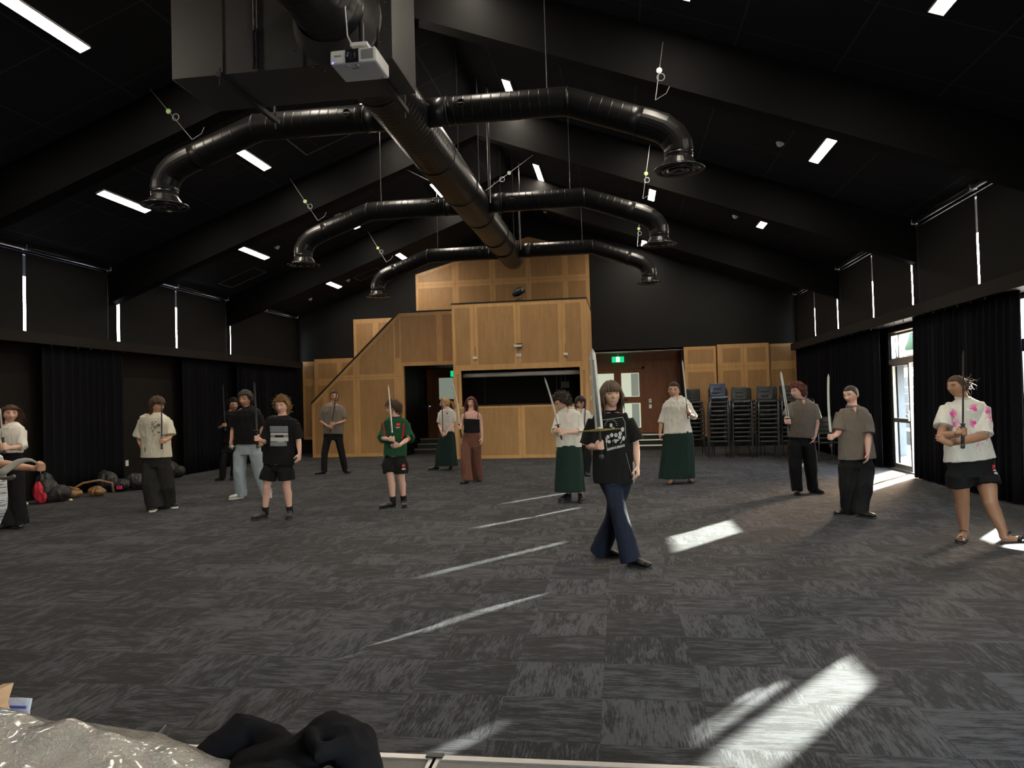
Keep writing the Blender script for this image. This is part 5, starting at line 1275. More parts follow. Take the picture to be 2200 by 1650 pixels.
    if u.get('collar') == 'shirt':
        c = a_[0]; bx, by = b_[0]
        for sd in (-1, 1):
            m_ = MB(); fwd = Vector((side.y, -side.x, 0)); vs = []
            for i in range(9):
                q = -pi/2*.98+ (pi)*i/8*.98; ang = q if sd > 0 else pi-q
                pt = c+side*(cos(ang)*bx*1.02)-fwd*(sin(ang)*by*1.02)
                out = (side*cos(ang)-fwd*sin(ang)); fl = max(0, 1-i/5)
                vs += [pt+Vector((0, 0, .022-.014*fl))+out*.002, pt+out*.010-Vector((0, 0, .012))]
            m_.add(vs, [(2*i, 2*i+1, 2*i+3, 2*i+2) for i in range(8)]); o = m_.build('collar', u['m'], up, True); q_ = o.modifiers.new('s', 'SOLIDIFY'); q_.thickness = .004; q_.offset = 1
    at3 = lambda x, y: P(x, y, dyt)
    if u.get('collar') == 'shirt':
        k_ = 1/mpx; cx = (top[1][1]+top[1][2])/2+u.get('cx', 0); cy = top[0][0]+.006*k_
        q4 = lambda *p: ('q', tuple((cx+a*k_, cy+b*k_) for a, b in p), (6, 6))
        decal(up, [q4((-.030, 0), (.030, 0), (.002, .085), (-.002, .085))], at3, sk, 'open_neck', up, .004)
        for sd in (-1, 1):
            o = decal(up, [q4((sd*.062, -.012), (sd*.022, .004), (sd*.012, .062), (sd*.062, .050))], at3, u['m'], 'collar_flap', up, .008)
            if o: q_ = o.modifiers.new('s', 'SOLIDIFY'); q_.thickness = .006; q_.offset = 1
    for (nm, m_, pr) in D.get('decals', []): decal(up if nm[0] != '_' else lower, pr, at3, m_, nm.lstrip('_'), up if nm[0] != '_' else lower)
    # shoes and socks
    kd_, sm, som = D['shoes'][:3]
    for k, v in ft.items():
        shoe(t, gs[k], v[2], kd_, sm, som, D.get('shoesc', 1.0), lift=(v[3] if len(v) > 3 else 0), pitch=D.get('pitch', {}).get(k, 0))
        if D.get('socks'):
            an = legs[k][2]; kn = legs[k][1]; MB().tube([an-Vector((0, 0, .04)), an, an.lerp(kn, D['socks'][1])], [.042, .043, .047], n=16).build('sock', D['socks'][0], t, True)
    D['_'] = dict(P=P, t=t, Y0=Y0, up=up, lower=lower, mpx=mpx, C=C, fr=fr, hs=hs)
    for S in D['swords'].values(): sword(D, S, P, full, Y0)
    return t

M_blade = mat('dull_blade_steel', (.42, .42, .41), .42, .3, var=.2, vscale=30); M_blade2 = mat('dark_blade', (.045, .045, .05), .35, .2)
M_full = mat('fuller_with_reflection', (.14, .14, .14), .45, .3); M_grip = mat('black_grip_wrap', (.015, .014, .014), .6, bump=.5, bscale=120); M_brass = mat('aged_brass', (.22, .17, .06), .4, .7)
M_bright = mat('bright_blade', (.62, .62, .61), .35, .3)
def mk(tip, guard, pommel, dy, kind, label, dyt=None, w=.03, rg=.015, curve=0, m=None, gw=.09, extra=None):
    S = dict(tip=tip, guard=guard, pom=pommel, dy=dy, dyt=dy if dyt is None else dyt, kind=kind, label=label, w=w, rg=rg, curve=curve, m=m, gw=gw, extra=extra)
    S['base'] = lambda Y0, full: at(*full(*S['pom']), Y0+S['dy'])
    S['axis'] = lambda Y0, full: (at(*full(*S['tip']), Y0+S['dyt'])-at(*full(*S['pom']), Y0+S['dy'])).normalized()
    return S
def sword(D, S, P, full, Y0):
    p = S['base'](Y0, full); tp = at(*full(*S['tip']), Y0+S['dyt']); g = (tp-p).normalized(); L = (tp-p).length
    gp = P(*S['guard'], S['dy']); lg = max(.1, min(L*.5, (gp-p).dot(g))); gp = p+g*lg
    side = g.cross(Vector((0, 1, 0))).normalized(); nrm = side.cross(g); k = S['kind']; w = S['w']; m = S['m'] or M_blade
    t = empty('sword', p, S['label'], 'sword')
    def bow(u): return side*(S['curve']*4*u*(1-u))
    n = 14; Pp = [gp+(tp-gp)*(i/n)+bow(i/n) for i in range(n+1)]; th = .0045 if k != 'wood' else .011
    R = []
    for i in range(n+1):
        u = i/n; f = 1-.25*u if k in ('long', 'arming') else 1-.12*u
        e = 1 if u < .93 else max(.05, (1-u)/.07)
        R.append((w/2*f*e, th*(1 if u < .95 else .4)))
    if k == 'long': R[-2] = (w/2*.72, th); R[-1] = (.002, .002); Pp[-2] = Pp[-1]-g*.045
    MB().tube(Pp, R, side=side, n=4 if k in ('long', 'arming', 'rapier') else 8).build('blade', m, t)
    if k in ('long', 'arming'):
        a = gp+g*.03; b = gp+(tp-gp)*(.86 if k == 'long' else .7)
        MB().tube([a-nrm*0, b], [(w*.25, th*1.04), (w*.18, th*1.0)], side=side, n=10).build('fuller', M_full, t, True)  # fuller widened and darkened to paint in the blade's dark mirrored centre
    # guard
    gw = S['gw']; q = MB()
    if k == 'long': q.tube([gp-side*gw, gp-side*gw*.6, gp-side*.02, gp+side*.02, gp+side*gw*.6, gp+side*gw], [(.006, .008), (.007, .009), (.014, .016), (.014, .016), (.007, .009), (.006, .008)], side=g, n=10, dome=.5); gm = M_brass
    elif k == 'arming': q.tube([gp-side*gw, gp, gp+side*gw], [(.008, .009), (.011, .012), (.008, .009)], side=g, n=8, dome=.5); gm = M_blade2
    elif k == 'rapier': q.tube([gp-side*gw-g*.02, gp-side*gw*.5, gp, gp+side*gw*.5+g*.01, gp+side*gw+g*.03], [.006, .008, .012, .008, .006], n=8, dome=.5); q.tube([gp-nrm*.05, gp+nrm*.05], [.007]*2, n=8, dome=.5); gm = M_bright
    else: q.tube([gp-g*.005, gp+g*.005], [(gw, gw*.8), (gw, gw*.8)], side=side, n=16 if k == 'katana' else 6); gm = M_blade2
    q.build('guard', gm, t)
    MB().tube([gp, gp.lerp(p, .5), p+g*.02], [S['rg'], S['rg']*.92, S['rg']*.95], n=12).build('grip', M_grip if k != 'wood' else (S['m'] or M_grip), t, True)
    if k == 'long': MB().tube([p+g*.03, p+g*.012, p-g*.004, p-g*.02], [.008, .022, .026, .012], n=14, dome=.3).build('pommel', M_blade2, t, True)
    else: MB().tube([p+g*.03, p-g*.004], [S['rg']*1.05, S['rg']*1.12], n=12, dome=.4).build('pommel', M_blade2, t, True)
    if S['extra']: S['extra'](t, P, S)
cA = (0, 780, 4.125); cB = (420, 780, 4.583); cC = (760, 780, 4.583); cD = (1120, 720, 3.173); cE = (1440, 740, 4.125); cF = (1860, 620, 2.75)
S_pale = (.52, .32, .25); S_mid = (.40, .22, .15); S_tan = (.30, .155, .095); S_pink = (.56, .33, .27)
H = lambda n, c: mat(n, c, .55, var=.3, vscale=40, spec=.3)
H_brown = H('hair_brown', (.060, .034, .020)); H_dk = H('hair_dark_brown', (.022, .013, .009)); H_blond = H('hair_sandy', (.20, .115, .05)); H_gold = H('hair_golden', (.36, .22, .10))
H_red = H('hair_dark_red', (.085, .018, .014)); H_chest = H('hair_chestnut', (.10, .028, .016)); H_black = H('hair_black', (.008, .007, .007)); H_buzz = H('hair_buzz', (.028, .022, .018)); H_bunc = H('hair_brown_bun', (.07, .038, .022)); H_ash = H('hair_ash_brown', (.085, .052, .034))
C_black = cloth('black_cotton', (.010, .010, .011)); C_white = cloth('white_cotton', (.66, .64, .60)); C_cream = cloth('cream_tee', (.60, .57, .48)); C_grey = cloth('taupe_shirt', (.17, .145, .125)); C_green = cloth('bottle_green_tee', (.018, .075, .038))
C_jean = cloth('pale_denim', (.33, .40, .45), var=.2); C_navy = cloth('navy_cloth', (.014, .018, .034)); C_trous = cloth('black_trouser', (.012, .012, .0135)); C_brownp = cloth('brown_ribbed_trouser', (.15, .065, .048)); C_skirt = cloth('dark_green_skirt', (.014, .030, .026)); C_washed = cloth('washed_black_denim', (.022, .021, .021))
C_red = cloth('red_print', (.50, .02, .04)); C_pr = cloth('white_print', (.55, .55, .55)); C_prg = cloth('grey_print', (.22, .24, .27)); C_pink = cloth('pink_paint', (.85, .10, .42)); C_prd = cloth('grey_ink_print', (.13, .14, .14))
L_black = mat('black_leather', (.010, .010, .010), .28); L_sole = mat('black_sole', (.018, .018, .018), .6); L_wsole = mat('white_sole', (.62, .60, .55), .6); L_white = mat('white_leather', (.65, .62, .57), .5); L_brown = mat('brown_black_leather', (.03, .022, .018), .5)
def logo(x, y, k=1.0): return [('logo', C_red, [rect(x-7*k, y-8*k, x+7*k, y+7*k, 3, 3)]), ('logo_mark', C_pr, [rect(x-3.5*k, y-4*k, x+3.5*k, y-1*k, 2, 1), rect(x-4*k, y+3*k, x+4*k, y+5*k, 2, 1)])]
PEOPLE = []
def add(**k): PEOPLE.append(k)

# 1 the walker in front
ring = [line(612+34*cos(a), 612+34*sin(a)-0, 612+44*cos(a), 612+44*sin(a), 2, 1) for a in [pi+i*pi/10 for i in range(11)]]
faces_ = [('d', (613, 612, 9, 14)), ('d', (592, 690, 11, 13)), ('d', (617, 678, 11, 14)), ('d', (645, 678, 12, 14)), ('d', (674, 668, 12, 14)), ('d', (671, 693, 11, 13)), ('d', (600, 722, 10, 12)), ('d', (643, 722, 9, 10)), ('d', (690, 640, 11, 16)), ('d', (628, 632, 9, 8)), ('d', (697, 700, 9, 16)), ('d', (583, 715, 6, 16))]
marks_ = [('d', (x+1, y+0, 5, 3)) for x, y in ((592, 688), (617, 676), (645, 676), (674, 665), (671, 691))]+[rect(x-4, y+6, x+5, y+8, 1, 1) for x, y in ((592, 690), (617, 680), (645, 680), (674, 668))]
rnd = random.Random(5); lets = []
for i in range(11):
    x = 588+i*11; y = 775-i*2.6; lets += [line(x, y-10, x+1+rnd.uniform(-2, 2), y+8, 4, 2), line(x-3, y+rnd.uniform(-8, 6), x+6, y+rnd.uniform(-8, 6), 3.5, 2), line(x+5, y-6, x+5+rnd.uniform(-2, 2), y+6, 3, 2)]
add(label='person walking in a black graphic tee holding a broad longsword upright', cp=cD, vox=.0055, skin=S_pale, feet={'a': (590, 1513, 75), 'b': (800, 1583, 50)},
    head=(613, 402, -.05, 166), look=(10, -3, -4), neck=(606, 525), torso=[(508, 572, 642, 0, .9), (524, 540, 672, 0, .62), (548, 492, 722), (600, 478, 742), (700, 482, 752), (800, 484, 760), (900, 490, 768), (985, 494, 772), (1010, 498, 768)],
    hips=[(900, 540, 740), (960, 545, 745), (1010, 550, 735)],
    arms={'a': dict(p=[(498, 572), (462, 757, -.02), (513, 768, -.27)], hand=('grip', 's', (545, 752, -.33))), 'b': dict(p=[(722, 566), (778, 745, .02), (790, 890, -.06)], hand=('open', (798, 985, -.10), (.25, 1, 0), (-1, .1, 0)), curl=26)},
    legs={'a': ((680, 975, .06), (628, 1240, .12)), 'b': ((600, 975, .03), (668, 1215, -.10))},
    lower=dict(kind='trousers', m=C_navy, r=(.105, .078, .098), wr=.010, drop=-.055), upper=dict(m=C_black, sleeve=.47, r=(.082, .105), collar='crew', name='tee_shirt', wr=.012, ws=6),
    shoes=('shoe', L_black, L_sole), hair=('mid', dict(fringe=.28, seed=3, L=.155)), hairm=H_ash, kd=.56,
    swords={'s': mk((483, 90), (531, 648), (548, 832), -.33, 'long', 'broad steel longsword with a brass crossguard held upright by the walking person', dyt=-.36, w=.070, gw=.185, rg=.013)},
    decals=[('graphic_frame', C_pr, [line(552, 577, 690, 558, 2.2, 12), line(690, 558, 706, 590, 2, 4), line(706, 590, 712, 700, 2, 10), line(575, 690, 586, 770, 2, 8)]+ring), ('graphic_print', C_pr, faces_+[('d', (650, 712, 16, 6)), line(620, 720, 640, 705, 5, 3), line(690, 705, 676, 735, 4, 3)]), ('graphic_marks', C_black, marks_), ('graphic_lettering', C_pr, lets), ('shirt_seam', C_pr, [line(713, 800, 752, 950, 1.6, 10)])])
# 2 right front girl, pink hands
pk = []
def handprint(x, y, k, a0):
    pk.append(('d', (x, y, 14*k, 12*k)))
    for i in range(5):
        a = a0+(-1+.5*i)*.9; pk.append(line(x+10*k*cos(a), y+10*k*sin(a), x+34*k*cos(a), y+34*k*sin(a), 6*k, 4))
handprint(478, 738, .95, -.1); handprint(612, 712, .95, -2.0); handprint(690, 728, .9, -.6); handprint(607, 790, .9, 2.8); handprint(488, 795, .8, .4); handprint(700, 762, .6, .5)
for i in range(70):
    x = rnd.gauss(0, 1); pk.append(('d', (660+x*34, 880+rnd.gauss(0, 1)*30, rnd.uniform(1, 4), rnd.uniform(1, 3.5))))
for i in range(40): pk.append(('d', (rnd.choice((490, 690))+rnd.gauss(0, 18), 780+rnd.gauss(0, 22), rnd.uniform(1.5, 5), rnd.uniform(1, 3))))
add(label='person in a white tee with pink handprints and black shorts', cp=cF, vox=.006, skin=S_tan, feet={'a': (572, 1496, -35), 'b': (882, 1530, 60, .02)}, pitch={'b': 10},
    head=(537, 573, -.02, 128), look=(-62, 4, 0), neck=(572, 655), torso=[(640, 545, 603, 0, .95), (655, 522, 628, 0, .7), (680, 475, 685), (720, 458, 705), (800, 462, 710), (880, 468, 722), (950, 468, 742), (1012, 466, 762)], kd=.62,
    hips=[(960, 485, 740), (1020, 475, 765), (1080, 480, 768), (1110, 490, 765)],
    arms={'a': dict(p=[(475, 700), (447, 868, -.14), (548, 862, -.32)], hand=('grip', 's', (578, 845, -.36)), f=1.15), 'b': dict(p=[(695, 700), (695, 872, -.12), (500, 915, -.22)], hand=('open', (440, 885, -.20), (0, 0, -1), (0, 1, 0)), f=1.2)},
    legs={'a': ((545, 1085), (570, 1235)), 'b': ((700, 1085), (737, 1265))}, legf=1.22,
    lower=dict(kind='shorts', m=C_trous, r=(.13, .12, .125), f=.20), upper=dict(m=C_white, sleeve=.44, r=(.085, .095), collar='crew', name='tee_shirt', wr=.012),
    shoes=('sandal', L_black, L_sole), hair=('bun', dict(seed=8)), hairm=H_bunc, browm=H_dk,
    swords={'s': mk((577, 362), (579, 800), (573, 938), -.36, 'wood', 'thin black practice sword held upright by the person in the pink handprint tee', w=.017, gw=.026, rg=.017, m=M_blade2)},
    decals=[('pink_handprints', C_pink, pk), ('_logo', C_red, [rect(723, 1036, 752, 1062, 3, 3)]), ('_logo_mark', C_pr, [rect(731, 1043, 746, 1048, 2, 1), rect(727, 1066, 757, 1072, 3, 1), rect(729, 1078, 756, 1090, 3, 1)])])
# 3 buzz cut boy
add(label='boy with a buzz cut in a loose taupe school shirt and black trousers', cp=cE, vox=.006, skin=S_pink, feet={'a': (1545, 1512, -75), 'b': (1733, 1535, 35)},
    head=(1603, 440, 0, 162), look=(-48, 10, -3), neck=(1612, 560), torso=[(538, 1575, 1655, 0, .95), (558, 1545, 1690, 0, .7), (590, 1500, 1745), (640, 1488, 1775), (740, 1490, 1785), (850, 1500, 1790), (950, 1500, 1802), (1015, 1500, 1812)], kd=.62,
    hips=[(940, 1525, 1780), (1020, 1510, 1795), (1090, 1508, 1790)],
    arms={'a': dict(p=[(1512, 605), (1490, 782, -.06), (1458, 812, -.24)], hand=('grip', 's', (1417, 820, -.30))), 'b': dict(p=[(1735, 610), (1752, 830, -.10), (1750, 965, -.22)], hand=('open', (1746, 1062, -.27), (.2, 1, 0), (-1, .1, 0)), curl=22, f=1.1)},
    legs={'a': ((1575, 1060), (1572, 1260)), 'b': ((1725, 1060), (1712, 1260))},
    lower=dict(kind='trousers', m=C_trous, r=(.115, .108, .104), wr=.018, drop=-.05), upper=dict(m=C_grey, sleeve=.50, r=(.085, .10), collar='shirt', wr=.012),
    shoes=('shoe', L_black, L_sole), hair=('buzz', dict(seed=2)), hairm=H_buzz, browm=H_dk,
    swords={'s': mk((1402, 258), (1415, 778), (1426, 905), -.30, 'katana', 'grey curved practice sword held by the buzz cut boy', w=.030, gw=.034, rg=.014, curve=.012, extra=lambda t, P, S: MB().tube([P(1427, 905, -.30), P(1434, 970, -.30), P(1437, 1026, -.28)], [.008, .007, .005], n=6).build('cord_tail', M_grip, t, True))},
    decals=logo(1643, 670)+[('placket', C_grey, [line(1590, 570, 1560, 960, 16, 14)])])
# 4 chestnut hair boy
add(label='boy with reddish brown hair in a taupe school shirt, one hand at his pocket', cp=cE, skin=S_pink, vox=.0065, feet={'a': (1125, 1330, -15), 'b': (1298, 1320, 30)},
    head=(1128, 412, 0, 138), look=(-58, 5, 0), neck=(1165, 498), torso=[(478, 1130, 1200, 0, .95), (495, 1105, 1232, 0, .7), (520, 1062, 1275), (570, 1048, 1290), (650, 1045, 1285), (740, 1045, 1275), (825, 1040, 1275)], kd=.6,
    hips=[(770, 1052, 1270), (840, 1045, 1278), (900, 1045, 1280)],
    arms={'a': dict(p=[(1070, 535), (1030, 660, -.05), (1032, 700, -.24)], hand=('grip', 's', (1048, 685, -.32))), 'b': dict(p=[(1268, 530), (1300, 700, .04), (1282, 815, -.04)], hand=('open', (1255, 878, -.08), (0, 1, -.2), (-1, .1, 0)), curl=14)},
    legs={'a': ((1100, 880), (1110, 1080)), 'b': ((1222, 880), (1248, 1080))},
    lower=dict(kind='trousers', m=C_trous, r=(.115, .098, .082), wr=.014), upper=dict(m=C_grey, sleeve=.45, r=(.075, .090), collar='shirt', wr=.010),
    shoes=('shoe', L_black, L_sole), hair=('curly', dict(seed=12, t=.020, L=.05, fringe=.1)), hairm=H_chest, browm=H_dk,
    swords={'s': mk((978, 232), (1046, 655), (1062, 760), -.32, 'arming', 'bright steel sword leaning left held by the boy with reddish brown hair', w=.042, gw=.05, rg=.014, m=M_bright)},
    decals=logo(1206, 566)+[('placket', C_grey, [line(1160, 500, 1135, 800, 14, 12)])])
# 5 woman with sandals
add(label='person with tied back dark hair in white blouse, long green skirt and sandals', cp=cD, skin=S_mid, feet={'a': (1020, 1018, -25), 'b': (1153, 1005, 10)},
    head=(1040, 372, 0, 106), look=(-12, 2, 4), neck=(1058, 432), torso=[(415, 1028, 1090, 0, .95), (428, 1008, 1110, 0, .7), (450, 985, 1140), (490, 972, 1152), (540, 976, 1146), (590, 978, 1145), (640, 974, 1158), (668, 972, 1164)], kd=.7,
    hips=[(640, 985, 1150), (690, 975, 1165), (740, 972, 1165)],
    arms={'a': dict(p=[(990, 470), (955, 595, .03), (945, 668, 0)], hand=('open', (945, 715, -.04), (.2, 1, 0), (1, .1, 0)), curl=18), 'b': dict(p=[(1135, 470), (1180, 560, -.02), (1148, 540, -.24)], hand=('grip', 's', (1135, 520, -.30)))},
    legs={'a': ((1020, 720), (1018, 870)), 'b': ((1120, 720), (1140, 870))},
    lower=dict(kind='skirt', m=C_skirt, rows=[(655, 985, 1160), (700, 974, 1168), (800, 965, 1170), (900, 955, 1170), (975, 948, 1168)], pleats=9, amp=.05), upper=dict(m=C_white, sleeve={'a': .66, 'b': .60}, r=(.072, .068), collar='shirt', name='blouse', wr=.012, ws=10),
    shoes=('sandal', L_black, L_sole), hair=('pony', dict(seed=5, L=.03)), hairm=H_dk,
    swords={'s': mk((1097, 167), (1126, 466), (1138, 568), -.30, 'rapier', 'slim bright sword with a silver cross hilt held by the person in sandals', w=.026, gw=.065, rg=.013, m=M_bright)},
    decals=[('placket', C_white, [line(1063, 470, 1062, 662, 8, 10)])])
# 6 curly dark hair, skirt and boots
add(label='person with short curly dark hair in white shirt, green skirt and chunky boots', cp=cD, skin=S_pale, feet={'a': (302, 1138, -30), 'b': (408, 1138, 10)},
    head=(278, 452, -.02, 118), look=(-62, 26, 0), neck=(322, 508), torso=[(490, 290, 352, 0, .95), (505, 268, 372, 0, .7), (530, 245, 392), (580, 238, 405), (640, 238, 408), (700, 238, 410), (762, 238, 412)], kd=.66,
    hips=[(720, 248, 402), (780, 242, 412), (840, 240, 414)],
    arms={'a': dict(p=[(258, 545), (232, 655, -.08), (240, 660, -.26)], hand=('grip', 's', (252, 648, -.32))), 'b': dict(p=[(390, 545), (405, 655, -.04), (305, 665, -.25)], hand=('grip', 's', (262, 668, -.32)), f=1.1)},
    legs={'a': ((285, 820), (300, 980)), 'b': ((370, 820), (395, 980))},
    lower=dict(kind='skirt', m=C_skirt, rows=[(750, 245, 405), (800, 240, 415), (900, 236, 420), (1000, 233, 425), (1066, 233, 430)], pleats=8, amp=.03, seed=2), upper=dict(m=C_white, sleeve={'a': .62, 'b': .60}, r=(.075, .072), collar='shirt', wr=.011),
    shoes=('boot', L_black, L_sole), shoesc=1.12, hair=('curly', dict(seed=21, t=.022, L=.05, fringe=.12)), hairm=H_dk,
    swords={'s': mk((157, 287), (243, 612), (276, 708), -.32, 'katana', 'dark curved sword slanting left held in both hands by the person in skirt and boots', w=.028, gw=.045, rg=.015, m=M_blade, curve=-.01)},
    decals=[('placket', C_white, [line(292, 540, 290, 755, 7, 10)])])
# 7 half hidden boy with glasses
add(label='boy with black hair and glasses in white shirt, half hidden between two others', cp=cD, skin=S_mid, feet={'a': (425, 952, -20), 'b': (452, 962, 15)},
    head=(402, 462, 0, 88), look=(-8, 6, 0), neck=(408, 516), torso=[(502, 385, 432, 0, .95), (514, 370, 448, 0, .7), (530, 352, 470), (570, 345, 480), (640, 352, 478), (690, 358, 474)], kd=.6,
    hips=[(660, 362, 470), (710, 360, 474), (740, 362, 474)],
    arms={'a': dict(p=[(360, 545), (352, 640, -.05), (395, 705, -.2)], hand=('grip', 's', (418, 712, -.28))), 'b': dict(p=[(468, 545), (486, 640, 0), (450, 715, -.16)], hand=('grip', 's', (421, 735, -.28)))},
    legs={'a': ((395, 730), (405, 830)), 'b': ((448, 730), (452, 830))},
    lower=dict(kind='trousers', m=C_trous, r=(.10, .085, .07)), upper=dict(m=C_white, sleeve=.85, r=(.068, .055), collar='shirt'),
    shoes=('shoe', L_black, L_sole), hair=('short', dict(seed=9, fringe=.26, t=.018, L=.07)), hairm=H_black, glasses=True,
    swords={'s': mk((440, 430), (420, 648), (423, 750), -.28, 'katana', 'black practice sword held by the half hidden boy with glasses', w=.026, gw=.045, rg=.016, m=M_blade2)})
# 8 woman in black top and brown trousers
add(label='person with dark red hair and glasses in a black strappy top and wide brown trousers', cp=cC, skin=S_pink, feet={'a': (1095, 1190, -20), 'b': (1232, 1165, 20)},
    head=(1156, 386, 0, 106), look=(2, 0, 2), neck=(1158, 452), torso=[(468, 1120, 1200, 0, .8), (485, 1080, 1242, 0, .5), (510, 1072, 1250, 0, .5), (540, 1084, 1238), (580, 1090, 1232), (630, 1092, 1232), (682, 1084, 1240)], kd=.62,
    hips=[(660, 1092, 1234), (720, 1070, 1246), (790, 1064, 1248), (840, 1066, 1246)],
    arms={'a': dict(p=[(1080, 498), (1062, 605, .03), (1045, 640, -.22)], hand=('grip', 's', (1056, 630, -.3)), f=.9), 'b': dict(p=[(1240, 495), (1256, 625, .03), (1265, 730, -.02)], hand=('open', (1264, 812, -.05), (.2, 1, 0), (-1, .1, 0)), curl=20, f=.9)},
    legs={'a': ((1110, 800), (1102, 960)), 'b': ((1200, 800), (1207, 960))},
    lower=dict(kind='trousers', m=C_brownp, r=(.105, .098, .105), wr=.012), upper=dict(m=C_black, sleeve=0, name='camisole', wr=.004, rows=[(543, 1090, 1232, 0, .74), (552, 1084, 1238, 0, .74), (580, 1085, 1237, 0, .74), (630, 1090, 1234, 0, .72), (684, 1084, 1240, 0, .70)]),
    shoes=('shoe', L_black, L_sole), hair=('long', dict(seed=14, L=.22)), hairm=H_red, glasses=True,
    swords={'s': mk((970, 200), (1047, 598), (1063, 735), -.3, 'katana', 'pale curved sword leaning left held by the person in the brown trousers', w=.030, gw=.02, rg=.014, curve=-.03, m=M_bright)},
    decals=[], straps=True)
# 9 blonde with ponytail
add(label='person with a blonde ponytail in a white short sleeved shirt and long dark skirt', cp=cC, skin=S_pale, feet={'a': (790, 1058, -60), 'b': (958, 1052, 10)},
    head=(900, 392, 0, 98), look=(-72, 4, 0), neck=(915, 455), torso=[(440, 895, 945, 0, .95), (452, 880, 962, 0, .7), (470, 852, 990), (510, 840, 1000), (580, 848, 990), (640, 850, 988), (684, 848, 988)], kd=.66,
    hips=[(650, 855, 985), (700, 850, 992), (760, 845, 998)],
    arms={'a': dict(p=[(855, 485), (842, 610, -.02), (868, 680, -.24)], hand=('grip', 's', (882, 690, -.3)), f=.9), 'b': dict(p=[(985, 485), (982, 600, -.02), (915, 680, -.22)], hand=('grip', 's', (883, 705, -.3)), f=.9)},
    legs={'a': ((880, 760), (850, 900)), 'b': ((955, 760), (965, 900))},
    lower=dict(kind='skirt', m=C_skirt, rows=[(672, 852, 985), (740, 838, 995), (840, 822, 1002), (940, 812, 1008), (1010, 808, 1014)], pleats=9, amp=.04, seed=4), upper=dict(m=C_white, sleeve=.40, r=(.066, .074), collar='shirt'),
    shoes=('boot', L_black, L_sole), hair=('pony', dict(seed=31, L=.055)), hairm=H_gold, browm=H_blond,
    swords={'s': mk((867, 332), (883, 664), (880, 740), -.3, 'wood', 'black practice sword with a square guard held by the blonde person', w=.022, gw=.04, rg=.016, m=M_blade2)},
    decals=[('logo', C_red, [rect(925, 488, 940, 502, 2, 2)])])
# 10 green sports shirt
add(label='boy in a green and red sports tee and black shorts looking left', cp=cC, skin=S_pink, feet={'a': (338, 1432, -55), 'b': (497, 1420, 20)},
    head=(392, 438, 0, 138), look=(-60, 4, 0), neck=(418, 540), torso=[(522, 378, 462, 0, .95), (540, 350, 490, 0, .7), (565, 305, 530), (610, 296, 542), (700, 300, 530), (800, 300, 522), (912, 296, 520)], kd=.6,
    hips=[(860, 310, 510), (930, 296, 520), (1000, 290, 522)],
    arms={'a': dict(p=[(315, 590), (286, 740, -.05), (350, 752, -.26)], hand=('grip', 's', (378, 748, -.32))), 'b': dict(p=[(520, 590), (545, 740, -.04), (452, 808, -.26)], hand=('open', (360, 822, -.30), (0, .3, -1), (0, 1, 0)), curl=26)},
    legs={'a': ((350, 980), (366, 1130)), 'b': ((462, 980), (468, 1130))},
    lower=dict(kind='shorts', m=C_trous, r=(.115, .105, .115), f=.26), upper=dict(m=C_green, sleeve=.50, r=(.078, .095), collar='crew', rib=C_trous, name='sports_tee'),
    shoes=('shoe', L_black, L_sole), socks=(C_trous, .22), hair=('short', dict(seed=17, t=.026, L=.075, fringe=.18)), hairm=H_brown, glasses=True,
    swords={'s': mk((340, 213), (376, 690), (386, 790), -.32, 'arming', 'thin steel sword held upright by the boy in the green tee', w=.022, gw=.015, rg=.014, m=M_bright)},
    decals=[('logo', C_red, [rect(441, 588, 477, 622, 3, 3)]), ('logo_mark', C_pr, [rect(450, 598, 468, 603, 2, 1), rect(438, 628, 474, 637, 3, 1)]), ('side_panel', C_red, [line(303, 590, 328, 715, 11, 8), line(512, 590, 497, 735, 14, 8), line(504, 680, 490, 740, 14, 5)]), ('_logo', C_red, [rect(494, 990, 518, 1022, 2, 2)]), ('_logo_mark', C_pr, [rect(500, 1000, 512, 1004, 2, 1), rect(492, 1030, 520, 1046, 2, 2)])])
# 11 tall boy far back left
add(label='tall boy standing with legs apart in front of the sloping stair panel', cp=cB, skin=S_mid, feet={'a': (1232, 1098, -55), 'b': (1492, 1085, 45)},
    head=(1368, 324, 0, 100), look=(22, 2, 0), neck=(1358, 402), torso=[(388, 1328, 1385, 0, .95), (402, 1302, 1408, 0, .7), (425, 1258, 1450), (470, 1248, 1462), (550, 1258, 1455), (630, 1262, 1452), (696, 1258, 1455)], kd=.58,
    hips=[(660, 1268, 1448), (720, 1258, 1456), (760, 1262, 1454)],
    arms={'a': dict(p=[(1270, 440), (1238, 575, 0), (1300, 622, -.22)], hand=('grip', 's', (1332, 628, -.3)), f=.92), 'b': dict(p=[(1448, 440), (1470, 570, 0), (1378, 598, -.22)], hand=('grip', 's', (1340, 598, -.3)), f=.92)},
    legs={'a': ((1300, 740), (1270, 900)), 'b': ((1410, 740), (1440, 890))},
    lower=dict(kind='trousers', m=C_trous, r=(.095, .075, .066), wr=.008), upper=dict(m=C_grey, sleeve=.42, r=(.070, .085), collar='shirt'),
    shoes=('shoe', L_black, L_sole), hair=('short', dict(seed=19, t=.008, L=.028)), hairm=H_brown,
    swords={'s': mk((1390, 290), (1350, 560), (1328, 685), -.3, 'wood', 'dark wooden sword held diagonally by the tall boy at the stair panel', w=.030, gw=.018, rg=.016, m=mat('dark_wood_sword', (.05, .038, .03), .5))},
    decals=[('logo', C_red, [rect(1392, 462, 1406, 476, 2, 2)]), ('logo_mark', C_pr, [rect(1395, 465, 1403, 468, 1, 1)])])
